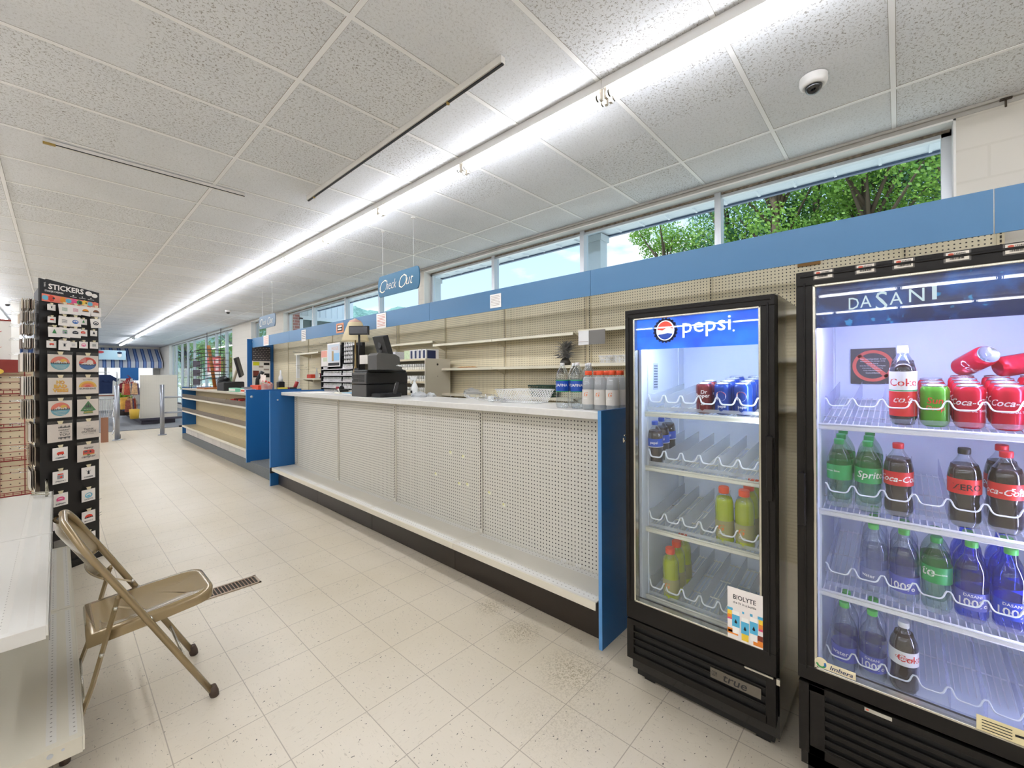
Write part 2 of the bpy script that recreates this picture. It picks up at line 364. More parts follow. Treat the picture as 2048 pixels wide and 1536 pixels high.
window(3, 12.6, 13.93, 2.46, [])
window(4, 15.86, 27.1, .2, [17.1, 18.45, 20.0, 22.1, 23.4, 24.7, 26.1])
# roof edge outside with ribbed soffit
sof = mat('soffit_white', '#e9edf2', .6); fas = mat('fascia_blue_grey', '#5d6b86', .4)
b = B(); b.box(4.08, 4.76, -6, 11.5, 3.22, 3.24)
for k in range(58): b.box(4.08, 4.72, -5.9+.3*k, -5.88+.3*k, 3.2, 3.22)
b.m(1).box(4.76, 4.80, -6, 11.5, 3.20, 3.34); b.m(0).box(-14, 4.8, -6, 30.4, 3.40, 3.5); b.box(4.3, 4.76, 12, 27, 3.22, 3.24)
b.obj('trim_3', [sof, fas], kind='structure')
for i, y in enumerate((2.72, 6.12)):
    b = B(); b.box(4.58, 4.74, y, y+.2, -.3, 3.2); b.box(4.56, 4.76, y-.02, y+.22, 3.12, 3.2)
    b.obj('porch_post', mat('post_white', '#cdd3d8', .5), label=['white square porch post outside the second window pane from the right', 'white square porch post outside by the far end of the near window run'][i], cat='post')
# entrance bay outside the second window run
brk = NT('red_brick', .8)
rz_ = brk.op('DIVIDE', brk.z, .075); rw = brk.op('FLOOR', rz_); ry_ = brk.op('ADD', brk.op('DIVIDE', brk.x, .2), brk.op('MULTIPLY', rw, .5))
a_, c_ = brk.op('FRACT', brk.op('ADD', rz_, 10)), brk.op('FRACT', brk.op('ADD', ry_, 50))
ms = brk.op('MAXIMUM', brk.op('LESS_THAN', a_, .16), brk.op('LESS_THAN', c_, .06)); brk.color(brk.mix(ms, lin('#b06a62'), lin('#d6cfc9')))
t = thing('entrance_porch', 'white sided entrance porch with brick pier outside the second window run', 'porch', (5, 11.9, 0))
b = B(); b.box(4.12, 4.34, 11.6, 12.2, 0, 3.6); b.obj('brick_pier', MATS['red_brick'], t)
b = B(); b.box(4.34, 5.75, 11.62, 11.75, 3.0, 4.3)
for k in range(9): b.box(4.4+k*.16, 4.415+k*.16, 11.605, 11.62, 3.05, 4.3)
b.box(4.34, 5.75, 11.58, 11.62, 2.96, 3.06); b.box(5.65, 5.8, 11.56, 11.75, 0, 4.3); b.box(4.34, 4.42, 11.58, 11.7, 0, 3.0); b.box(4.66, 4.74, 11.58, 11.7, 0, 3.0); b.obj('siding', sof, t)
b = B(); b.box(4.42, 5.65, 11.66, 11.7, 0, 2.96); b.obj('dark_pane', mat('dark_window', '#4d5f5a', .1), t)
# far end of the shop: striped awning, windows
n = NT('awning_stripe', .8)
sa = n.op('FRACT', n.op('DIVIDE', n.op('ADD', n.x, 40), .30))
dk = n.op('ADD', n.op('MULTIPLY', n.op('GREATER_THAN', sa, .05), n.op('LESS_THAN', sa, .16)), n.op('MULTIPLY', n.op('GREATER_THAN', sa, .40), n.op('LESS_THAN', sa, .51)))
md = n.op('MULTIPLY', n.op('GREATER_THAN', sa, .16), n.op('LESS_THAN', sa, .40))
n.color(n.mix(dk, n.mix(md, lin('#d9dbe0'), lin('#7d9bd0')), lin('#2d4f92')))
b = B(); b.quad((-12, 29.9, 2.98), (3.8, 29.9, 2.98), (3.8, 28.6, 2.25), (-12, 28.6, 2.25)); b.quad((-12, 28.6, 2.25), (3.8, 28.6, 2.25), (3.8, 28.6, 1.93), (-12, 28.6, 1.93))
b.add([(3.8, 29.9, 2.98), (3.8, 28.6, 2.25), (3.8, 28.6, 1.93), (3.8, 29.9, 1.93)], [(0, 1, 2, 3)])
b.obj('awning', MATS['awning_stripe'], label='long blue and white striped awning along the far wall', cat='awning')
t = thing('awning_sign', 'pale blue sign panel hung on the striped awning at the far wall', 'sign', (1.9, 28.2, 2.3))
b = B(); b.box(1.0, 2.33, 28.22, 28.26, 2.32, 2.78); b.obj('sign_board', mat('pale_blue_sign', '#b9dbe8', .5), t)
b = B(); b.disc((1.35, 28.2, 2.68), XP, ZP, 0, 0, .2, .07); b.m(1).disc((2.1, 28.2, 2.55), XP, ZP, 0, 0, .08, .11).m(2).disc((2.1, 28.2, 2.66), XP, ZP, 0, 0, .09, .06)
b.m(1); b.obj('lettering', [mat('sign_red', '#c23a3f', .5), mat('sign_white', '#f6f6f4', .5), mat('sign_navy', '#243a66', .5)], t)
skyp = mat('bright_daylight_pane', '#ffffff', .5, emis=1.5)
# ================================================================ outdoors
b = B(); b.box(4.08, 500, -200, 500, -.4, -.3); b.obj('ground', mat('ground_outside', '#d8d5cc', .9, var=(.3, .1)), kind='structure')
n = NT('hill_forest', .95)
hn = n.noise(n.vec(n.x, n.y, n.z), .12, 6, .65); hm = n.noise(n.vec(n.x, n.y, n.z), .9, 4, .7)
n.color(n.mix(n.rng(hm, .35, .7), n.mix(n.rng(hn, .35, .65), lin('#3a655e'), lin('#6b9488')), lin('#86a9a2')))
b = B(); vs = []; fs = []; NA, NR = 110, 18
rr = random.Random(3); ph = [rr.uniform(0, 6) for _ in range(6)]
for i in range(NA+1):
    a = radians(2+96*i/NA)                          # angle from +x towards +y
    top = 46+16*sin(a*5+ph[0])+7*sin(a*13+ph[1])+3*sin(a*31+ph[2])+rr.uniform(-1.6, 1.6)
    top *= min(1, max(.12, (math.degrees(a)-34)/18))
    for j in range(NR+1):
        f = j/NR; r = 150+f*150; z = -2+top*sin(f*pi/2)+rr.uniform(-1.5, 1.5)
        vs.append((r*cos(a), r*sin(a), z))
for i in range(NA):
    for j in range(NR): k = i*(NR+1)+j; fs.append((k, k+1, k+NR+2, k+NR+1))
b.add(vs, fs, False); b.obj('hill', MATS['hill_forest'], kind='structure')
def leafm(name, c1, c2):
    m = NT(name, .55); q = m.noise(m.vec(m.x, m.y, m.z), 1.7, 4, .7); m.color(m.mix(m.rng(q, .35, .65), lin(c1), lin(c2)))
    tr = m.t.nodes.new('ShaderNodeBsdfTranslucent'); m.put(tr.inputs[0], m.mix(.5, lin(c1), lin(c2)))
    x = m.t.nodes.new('ShaderNodeMixShader'); x.inputs[0].default_value = .35
    o = [k for k in m.t.nodes if k.type == 'OUTPUT_MATERIAL'][0]
    m.t.links.new(m.b.outputs[0], x.inputs[1]); m.t.links.new(tr.outputs[0], x.inputs[2]); m.t.links.new(x.outputs[0], o.inputs[0]); return m.m
LD = leafm('leaf_dark', '#355a2a', '#65903f'); LM = leafm('leaf_mid', '#5a8a34', '#9dbd55'); LB = leafm('leaf_blue', '#3f704f', '#7aa57c')
bark = mat('bark', '#5a4a3a', .9, bump=(8, .6))
def tree(x, y, h, r, leaf, seed, label, nl=7000, sz=.2, low=.35, group=None):
    R = random.Random(seed); t = thing('tree', label, 'tree', (x, y, -.3), group)
    b = B(); b.tube([(x, y, -.3), (x+.1, y, h*.4), (x-.1, y+.1, h*.85)], [.28, .2, .06], 8)
    cl = []
    for k in range(26):
        a = R.uniform(0, 2*pi); zz = R.uniform(low, .97); w = r*(1-abs(zz-.6)*1.1); q = R.uniform(.25, .95)*w
        p = Vector((x+q*cos(a), y+q*sin(a), h*zz)); cl.append((p, R.uniform(.22, .42)*r)); b.tube([(x, y, h*zz*.75), p], [.07, .02], 5)
    b.obj('trunk', bark, t); b = B(); vs = []; fs = []
    for k in range(int(nl*1.9)):
        p, cr_ = R.choice(cl); d = Vector((R.gauss(0, 1), R.gauss(0, 1), R.gauss(0, .8))); d = d.normalized()*cr_*R.uniform(.6, 1.05)
        c = p+d; n1 = (d.normalized()+Vector((R.uniform(-.7, .7), R.uniform(-.7, .7), R.uniform(-.3, .9)))).normalized(); u_ = n1.orthogonal().normalized(); v_ = n1.cross(u_); s_ = sz*.68*R.uniform(.6, 1.2); o = len(vs)
        vs += [c-u_*s_*.5, c+v_*s_*.3, c+u_*s_*.5, c-v_*s_*.3]; fs.append((o, o+1, o+2, o+3))
    b.add(vs, fs, False); b.obj('foliage', leaf, t, kind='stuff')
tree(17.0, 7.0, 8.1, 2.3, LM, 1, 'lone light green tree at the left end of the trees outside the window', 6500, .19)
tree(18.5, 5.0, 9.4, 2.6, LB, 2, 'bluish green tree left of the dark window bar', 7500, .17)
tree(16.5, 3.0, 10.2, 2.6, LM, 3, 'bright green leafy tree directly behind the right window bar', 7500, .2)
tree(21.0, 2.4, 12.6, 3.4, LD, 4, 'tall dark green tree behind the bright green one outside', 9000, .24)
tree(19.5, .2, 11.8, 3.3, LD, 5, 'broad dark green tree in the middle of the right window pane', 11000, .2)
tree(15.5, .6, 8.6, 2.1, LM, 6, 'lower yellow green tree in front of the dark trees outside', 6500, .18)
tree(21.5, -2.2, 14.0, 3.8, LD, 7, 'tallest dark tree at the right end of the window view', 10000, .25)
tree(17.0, -1.4, 10.2, 2.4, LB, 8, 'open branched tree beside the right window jamb', 5000, .17)
for i, (x, y, h, r) in enumerate(((7.5, 30, 4.5, 2.2), (9.5, 36, 6.5, 2.6), (7, 42, 7, 2.5), (12, 33, 5, 2.4), (8, 25, 3.2, 1.6))):
    tree(x, y, h, r, [LM, LD][i % 2], 20+i, 'leafy bush outside the tall far windows', 2600, .3, .12, 'bushes outside the tall far windows')
# utility pole and wires on the hillside
t = thing('utility_pole', 'wooden utility pole with crossarms before the forested hill', 'pole', (38, 55, -.3))
b = B(); b.cyl((38, 55, -.3), .15, 11.5, 8, .1); b.box(36.8, 39.2, 54.95, 55.1, 10.2, 10.35); b.box(37.2, 38.8, 54.95, 55.1, 9.4, 9.52); b.obj('pole', bark, t)
b = B()
for z in (9.5, 10.4): b.tube([(10, 70, z-1), (24, 63, z-.8), (38, 55, z), (60, 30, z-.5), (75, 8, z)], .02, 4)
b.obj('wire', mat('wire_black', '#222426', .6), t)
# ================================================================ ceiling lights
chm = mat('fixture_white', '#dcdad6', .4); tbm = mat('tube_glow', '#ffffff', .4, emis=TUBE, ecol='#f3f6ff'); tbo = mat('tube_unlit', '#e4e4e2', .3)
skm = mat('lampholder', '#b9b2a4', .5); skd = mat('lampholder_pin', '#5c564c', .6)
def fixture(x, y, label, group, lit=True):
    t = thing('strip_light', label, 'light', (x, y, 3.0), group)
    b = B(); L = .609
    b.box(x-.05, x+.05, y-L, y+L, 3.055, CZ); b.box(x-.052, x-.05, y-L, y+L, 3.044, CZ); b.box(x+.05, x+.052, y-L, y+L, 3.044, CZ); b.obj('channel', chm, t)  # thin side lips are added to hold tube light off the nearby ceiling
    for s in (-1, 1):
        b = B(); b.lathe([(.0185, 0), (.0185, 1.17)], (x+.026*s, y-.585, 3.016), 10, axis=Matrix.Rotation(-pi/2, 3, 'X'), cap0=False, cap1=False); b.obj('tube', tbm if lit else tbo, t)
        for e in (-1, 1):
            b = B(); yy = y+e*.594; b.box(x+.026*s-.011, x+.026*s+.011, yy-.008, yy+.008, 2.994, 3.056)
            b.m(1).lathe([(.020, 0), (.020, .012)], (x+.026*s, y+e*.572-.006, 3.016), 10, axis=Matrix.Rotation(-pi/2, 3, 'X')); b.obj('lampholder', [skm, skd], t)
    return t
F0 = fixture(2.12, 1.826-1.2192*0, 'x', 'strip lights in the row over the checkout'); k = 0
GR = 'strip lights in the row over the checkout'
for i in range(-5, 23):
    y = .607+1.2192*i; far = i == 18
    if i <= -1: lb = 'twin-tube strip light of the checkout row, behind the viewpoint'
    else: lb = '%s twin-tube strip light from the near end of the long checkout row' % ORD[i]
    if i == 1: F0.location.y = y; F0['label'] = lb; continue
    if far: fixture(2.12, y, 'unlit twin-tube strip light near the far end of the checkout row', GR, False); continue
    dup(F0, (2.12, y, 3.0), lb)
for rx in (-.95, -4.0, -7.05, -10.1):
    for i in range(-5, 23):
        y = .607+1.2192*i
        dup(F0, (rx, y, 3.0), 'twin-tube strip light in a ceiling row left of the aisle', 'strip lights in the rows left of the aisle')
# rail strips screwed under the ceiling
rl = mat('rail_white', '#e4e1da', .4); blkm = mat('black_plastic', '#17171a', .45)
t = thing('ceiling_track', 'long ceiling rail running beside the tube lights', 'rail', (1.57, 2.7, 3.05))
b = B(); b.box(1.555, 1.585, 1.50, 3.98, 3.058, CZ); b.obj('rail', rl, t)
b = B(); b.box(1.563, 1.577, 1.50, 3.98, 3.052, 3.06); b.obj('slot', blkm, t)
b = B(); b.cyl((1.57, 1.95, 3.045), .01, .015, 10); b.cyl((1.57, 3.85, 3.045), .01, .015, 10); b.obj('clip', mat('brass', '#b59a5a', .3, .9), t)
t = thing('ceiling_track', 'short ceiling rail running across above the sticker stand aisle', 'rail', (.55, 4.34, 3.05))
b = B(); b.box(-.06, 1.153, 4.325, 4.355, 3.07, CZ); b.obj('rail', rl, t)
b = B(); b.box(-.06, 1.153, 4.323, 4.327, 3.066, 3.072); b.obj('slot', blkm, t)
b = B(); b.box(-.06, .0, 4.31, 4.325, 3.055, 3.07); b.obj('clip', MATS['brass'], t)
# dome cameras
dg = mat('dome_dark', '#0b0c10', .05, coat=1); dw = mat('dome_white', '#eceae6', .35)
def dome(x, y, label, tilt=(-.5, .2)):
    t = thing('security_camera', label, 'camera', (x, y, CZ-.06))
    b = B(); b.lathe([(.066, CZ), (.066, CZ-.03), (.062, CZ-.045), (.05, CZ-.052)], (x, y, 0), 32, cap0=False); b.obj('housing', dw, t)
    b = B(); b.lathe([(.042*cos(a), CZ-.05-.042*sin(a)) for a in [i*pi/2/8 for i in range(9)]], (x, y, 0), 24, cap0=False); b.obj('dome_lens', dg, t)
dome(2.865, .345, 'white dome security camera on ceiling above the drink coolers')
dome(2.88, 12.2, 'small white dome security camera on ceiling above the far checkout')
dome(-.72, 14.2, 'small dome security camera on ceiling left of the sticker stand')
# hook on wall
b = B(); b.tube([(3.845, -.474, 3.09), (3.84, -.474, 3.03)], .005, 6); b.box(3.835, 3.86, -.5, -.45, 3.075, 3.085); b.obj('ceiling_hook', mat('rust_metal', '#5a4f42', .6, .5), label='small metal hook on block wall above the right cooler', cat='hook')
# ================================================================ counters and wall shelving
blue = mat('blue_laminate', '#1b63a3', .38, bump=(300, .04)); blue2 = mat('blue_laminate_side', '#1b63a3', .38)
edge = mat('blue_edge', '#5f9bd3', .35); cream = mat('cream_steel', '#ddd8cb', .35); creamd = mat('slot_dark', '#3a342b', .8)
brown = mat('brown_kick', '#2c231b', .35, var=(3, .12)); lam = mat('counter_laminate', '#ebe9e3', .25, var=(40, .03))
tan = mat('tan_steel', '#d9ccaa', .38)
peg1 = pegmat('pegboard_light', '#dcd8cc', '#2b2723', r=.15); peg2 = pegmat('pegboard_tan', '#e4d8b8', '#332b20', r=.15); shelfperf = pegmat('perforated_shelf', '#e4e2db', '#77726a', 'xy', .03, .09)
def upright(b, x, y, z0, z1, w=.028, face=-1):
    """slotted steel upright standing proud of the back panel"""
    b.m(0).box(x-.012, x+.002, y-w/2, y+w/2, z0, z1); b.m(1); k = z0+.03
    while k < z1-.03: b.box(x-.0128, x-.0118, y-.0042, y+.0042, k, k+.018); k += .0254
SK = [1.165, 2.36, 3.565, 4.77, 5.98]
t = thing('checkout_counter', 'long pegboard-fronted checkout counter between two blue end panels, nearest the coolers', 'counter', (2.3, 3.6, 0))
b = B(); b.box(1.93, 2.62, 1.147, 1.165, .0, 1.256); b.m(1).box(1.928, 1.931, 1.146, 1.166, 0, 1.256); b.obj('end_panel', [blue, edge], t)
b = B(); b.box(1.907, 2.62, 6.105, 6.125, .0, 1.258); b.m(1).box(1.905, 1.908, 6.104, 6.126, 0, 1.258)
b.m(2).lathe([(.012, 0), (.012, .004), (.005, .007)], (2.0, 6.105, 1.135), 12, axis=Matrix.Rotation(pi/2, 3, 'X')); b.obj('end_panel', [blue, edge, alu], t)
b = B(); b.box(2.05, 2.5, 1.165, 6.105, 0, .20); b.obj('carcass', brown, t)
ks = [1.17, 2.43, 3.64, 4.86, 6.09]
for a, c in zip(ks[:-1], ks[1:]):
    b = B(); b.box(2.0, 2.012, a+.002, c-.002, .005, .205); b.obj('kick_plate', brown, t)
ys = [1.17]+SK[1:4]+[6.10]
for i, (a, c) in enumerate(zip(ys[:-1], ys[1:])):
    b = B(); b.box(1.925, 2.22, a+.001+(.01 if i == 0 else 0), c-.001, .238, .243); b.m(1).box(1.92, 1.925, a+.001+(.01 if i == 0 else 0), c-.001, .2, .243)
    b.m(2).box(1.935, 1.985, a+.03, c-.03, .2431, .2434).box(2.15, 2.2, a+.03, c-.03, .2431, .2434); b.obj('base_shelf', [cream, mat('shelf_lip', '#e6dfcd', .4), shelfperf], t)
    b = B(); b.box(2.21, 2.225, a, c, .24, 1.195); b.obj('back_panel', peg1, t)
for y in SK:
    b = B(); upright(b, 2.21, y if y > 1.2 else 1.18, .243, 1.19); b.obj('upright', [cream, creamd], t)
b = B(); b.box(1.935, 2.0, 1.168, 1.18, .16, .24); b.obj('shelf_bracket', blkm, t); b = B(); b.box(1.9, 1.99, 6.095, 6.104, .17, .245); b.obj('shelf_bracket', blkm, t)
tg = mat('price_label', '#f3f1de', .6)
for (y, z) in ((2.73, .81), (2.57, .795), (2.93, .60), (2.62, .57), (2.52, .58), (2.27, .56), (2.12, .50)):
    b = B(); b.box(2.206, 2.2095, y-.016, y+.016, z-.012, z+.012); b.m(1).box(2.2055, 2.2065, y-.002, y+.014, z-.002, z+.012); b.obj('label_remnant', [tg, mat('label_yellow', '#e7e29a', .6)], t)
b = B(); b.box(2.04, 2.56, 1.17, 6.10, 1.195, 1.238); b.obj('countertop', lam, label='long pale laminate countertop lying on the pegboard checkout counter', cat='countertop', bevel=.004)
CT = 1.238
# carpeted platform behind and beyond
pc = mat('platform_carpet', '#7c7f80', .95, bump=(300, .6), var=(120, .25))
b = B(); b.box(2.0, 3.78, 6.13, 12.42, 0, .155); b.obj('carpeted_platform', pc, label='low grey carpeted platform under the far checkout unit', cat='platform', bevel=.006)
# far checkout unit
t = thing('checkout_shelf_unit', 'far checkout unit with stepped tan shelves and blue end panels on platform', 'counter', (2.3, 9.7, .155))
PZ = .155
b = B(); b.box(1.95, 2.75, 7.29, 7.31, .14, 1.245); b.m(1).box(1.948, 1.951, 7.289, 7.311, .14, 1.245)
b.m(2).lathe([(.02, 0), (.02, .005), (.006, .012)], (2.02, 7.29, 1.14), 12, axis=Matrix.Rotation(pi/2, 3, 'X')); b.obj('end_panel', [blue, edge, alu], t)
b = B(); b.box(1.955, 2.75, 12.12, 12.14, PZ, 1.22); b.obj('end_panel', blue, t)
b = B(); b.box(2.05, 2.7, 7.31, 12.12, PZ, .30); b.obj('carcass', mat('kick_board', '#cfc9c1', .5, var=(2, .1)), t)
kb = MATS['kick_board']
for k in range(8):
    b = B(); b.box(2.02, 2.03, 7.31+k*.601, 7.31+(k+1)*.601-.006, PZ, .305); b.obj('kick_board', kb, t)
for i in range(4):
    a, c = 7.312+i*1.202, 7.312+(i+1)*1.202
    b = B(); b.box(1.95, 2.21, a, c-.002, .34, .345); b.m(1).box(1.945, 1.951, a, c-.002, .31, .35); b.obj('base_shelf', [tan, MATS['shelf_lip']], t)
    b = B(); b.box(2.21, 2.222, a, c, .34, 1.16); b.obj('back_panel', pegmat('slat_tan', '#d3c39a', '#8b7b58', 'yz', .0254, .12), t)
clr = frosted('clear_guard', '#b8ada0', .55, .15, .3)
for z, x in ((.665, 1.955), (.965, 1.96)):
    for i in range(4):
        a, c = 7.312+i*1.202, 7.312+(i+1)*1.202
        b = B(); b.box(x, 2.21, a, c-.002, z+.012, z+.017); b.m(1).box(x-.006, x, a, c-.002, z-.01, z+.02); b.obj('shelf', [tan, MATS['shelf_lip']], t)
        b = B(); b.box(x-.004, x-.001, a+.003, c-.005, z+.022, z+.10); b.obj('clear_guard', clr, t)
b = B(); b.box(1.90, 1.98, 12.14, 12.20, .30, .34); b.obj('shelf_bracket', blkm, t)
b = B(); b.box(1.955, 2.72, 7.312, 12.12, 1.16, 1.198); b.obj('countertop', mat('beige_laminate', '#cfc5b4', .3, var=(30, .03)), label='beige countertop lying on the far checkout unit', cat='countertop', bevel=.004)
CM = 1.198
# wall gondola
t = thing('wall_shelving', 'long tan pegboard wall shelving under a blue canopy below the windows', 'shelving', (3.6, 5.7, 0))
XP_ = 3.80; r_ = [-.46, -.03, 1.18, 2.385, 2.44, 3.62, 4.80, 6.02, 6.07, 7.25, 8.45, 9.65, 10.85, 11.84]
for a, c in zip(r_[:-1], r_[1:]):
    if c-a < .1:
        b = B(); b.box(XP_-.005, XP_+.005, a, c, .155 if a > 6 else 0, 2.42); b.obj('filler_strip', tan, t); continue
    for z0, z1 in ((.155 if a > 6 else 0, .85), (.852, 1.55), (1.552, 2.42)):
        b = B(); b.box(XP_, XP_+.015, a, c, z0, z1); b.obj('back_panel', peg2, t)
for y in r_:
    b = B(); upright(b, XP_, y+(.015 if y < -.4 else 0), .155 if y > 6 else 0, 2.42, .03); b.obj('upright', [tan, creamd], t)
b = B(); b.box(XP_-.01, XP_-.001, .42, .56, 2.25, 2.41); b.obj('patch_panel', mat('cardboard_brown', '#8a6636', .8), t)
cb = mat('canopy_blue', '#47779f', .4, bump=(150, .03)); cy = [-.75, .05, 2.43, 4.87, 7.3, 9.6, 11.86]
cy = [-2.2, -.365, 2.06, 4.5, 6.93, 9.37, 11.80]
for a, c in zip(cy[:-1], cy[1:]):
    b = B(); b.box(3.295, 3.305, a+.002, c-.002, 2.166, 2.398); b.obj('canopy_panel', cb, t)
for y in r_[1:]:
    b = B(); b.box(3.305, 3.8, y-.006, y+.006, 2.30, 2.34); b.obj('canopy_bracket', tan, t)
b = B(); b.box(3.2, 3.82, 11.86, 11.885, .155, 2.385); b.obj('end_panel', blue, t)
def wshelf(y0, y1, z, x0=3.57, th=.03):
    b = B(); b.box(x0, XP_-.013, y0+.003, y1-.003, z-.006, z); b.box(x0-.003, x0+.002, y0+.003, y1-.003, z-th, z)
    b.add([(XP_-.013, y0+.006, z-.006), (x0+.03, y0+.006, z-.006), (XP_-.013, y0+.006, z-.09)], [(0, 1, 2)]); b.add([(XP_-.013, y1-.006, z-.006), (x0+.03, y1-.006, z-.006), (XP_-.013, y1-.006, z-.09)], [(0, 1, 2)])
    return b.obj('shelf', mat('shelf_cream', '#e3dbc3', .4), t)
for y0, y1 in ((2.44, 3.62), (3.62, 4.80)):
    for z in (1.885, 1.548, 1.205): wshelf(y0, y1, z)
for y0, y1 in ((1.18, 2.385), (-.03, 1.18)):
    for z in (1.90, 1.56, 1.2): wshelf(y0, y1, z)
wshelf(4.80, 6.02, 1.94)
for y0, y1, z in ((8.3, 9.5, 1.93), (8.2, 9.4, 1.41)): wshelf(y0, y1, z, 3.45)
wshelf(7.2, 8.2, 1.0)
# hooks left on the pegboard near the far end
hk = mat('chrome_hook', '#d9dadc', .2, 1)
for k, (y, z) in enumerate([(8.9, 2.10), (8.6, 2.12), (8.3, 2.11), (9.4, 2.08), (9.2, 2.02), (9.9, 1.99), (10.0, 2.0), (10.3, 1.75), (9.9, 1.70), (9.6, 1.6), (9.3, 1.64), (9.75, 1.64)]):
    b = B(); b.tube([(3.79, y, z), (3.62, y, z-.01), (3.60, y, z+.01)], .004, 5); b.obj('peg_hook', hk, t)
# paper notices taped on the canopy
pap = mat('paper_white', '#f4efe8', .8); ink = mat('faint_ink', '#a89a90', .8); inkr = mat('red_ink', '#c96a55', .8); inkk = mat('black_ink', '#1c1a1a', .7)
def notice(y0, y1, z0, z1, label, m2=ink, rows=7, tilt=0):
    b = B(); b.box(3.288, 3.292, y0, y1, z0, z1); w = y1-y0; h = z1-z0; b.m(1)
    for k in range(rows):
        zz = z1-h*(.12+.8*k/rows); q = .08 if k % 3 else .14; b.box(3.287, 3.2882, y0+w*q, y1-w*.1, zz-h*.03, zz)
    b.obj('paper_notice', [pap, m2], label=label, cat='paper')
notice(3.19, 3.36, 2.195, 2.345, 'small typed paper taped on blue canopy above the empty wall shelves')
notice(5.55, 5.82, 2.16, 2.385, 'tall paper with red typed lines on canopy beside the lamp', inkr, 8)
notice(8.49, 8.70, 2.14, 2.362, 'narrow tapered paper notice on canopy under the first window mullions', inkk, 5)
notice(10.6, 10.95, 2.17, 2.40, 'pink lined paper notice nearest the far blue end panel', inkr, 8)
b = B(); b.box(3.288, 3.292, 6.9, 7.17, 2.19, 2.355); b.m(1).box(3.286, 3.2885, 6.94, 7.13, 2.22, 2.325); b.m(2).box(3.285, 3.2865, 6.96, 7.11, 2.285, 2.315).box(3.285, 3.2865, 6.97, 7.11, 2.24, 2.265)
b.obj('paper_notice', [mat('paper_orange', '#e8a27c', .8), inkk, pap], label='square orange and black stickered notice on canopy left of the lamp', cat='paper')
# hanging check out signs
def hsign(x, y0, y1, z0, z1, label, hooks, c):
    t = thing('hanging_sign', label, 'sign', (x, (y0+y1)/2, z0)); w = y1-y0; h = z1-z0; r = h*.42; o = []
    for cx, cyy, a0 in ((w/2-r*.45, h/2-r, 0), (-w/2+r*.45, h/2-r, pi/2), (-w/2+r*.45, -h/2+r, pi), (w/2-r*.45, -h/2+r, 1.5*pi)):
        for k in range(6): a = a0+pi/2*k/5; o.append((cx+r*.45*cos(a), cyy+r*sin(a)))
    yc, zc = (y0+y1)/2, (z0+z1)/2
    b = B(); b.prism(o, (x-.006, yc, zc), YN, ZP, .012); b.obj('sign_board', mat(c[0], c[1], .45), t)
    b = B(); wm = mat('sign_lettering', '#f0e4cc', .5)
    text(b, 'C', (x-.0075, yc+w*.36, zc-.005), YN, ZP, h=h*.60, shear=.4, off=-.018); text(b, 'heck', (x-.0075, yc+w*.16, zc), YN, ZP, w=w*.27, h=h*.42, shear=.4, off=-.015)
    text(b, 'O', (x-.0075, yc-w*.13, zc), YN, ZP, h=h*.60, shear=.4, off=-.018); text(b, 'ut', (x-.0075, yc-w*.29, zc-h*.03), YN, ZP, w=w*.16, h=h*.36, shear=.4, off=-.012); b.obj('lettering', wm, t, kind='stuff')
    for y in hooks:
        b = B(); b.tube([(x, y, z1-.01), (x, y, CZ-.01)], .0015, 4); b.obj('hanging_wire', mat('clear_line', '#d9dad8', .3), t)
        b = B(); b.cyl((x, y, CZ-.012), .022, .012, 12); b.obj('ceiling_clip', dw, t)
hsign(2.52, 3.60, 4.41, 2.345, 2.58, 'teal hanging sign with cream script lettering above the register', (4.32, 3.71), ('sign_teal', '#235f7e'))
hsign(2.55, 7.87, 8.71, 2.32, 2.545, 'smaller-looking grey-blue hanging sign with script lettering over the far checkout', (8.55, 8.03), ('sign_slate', '#5a6f82'))
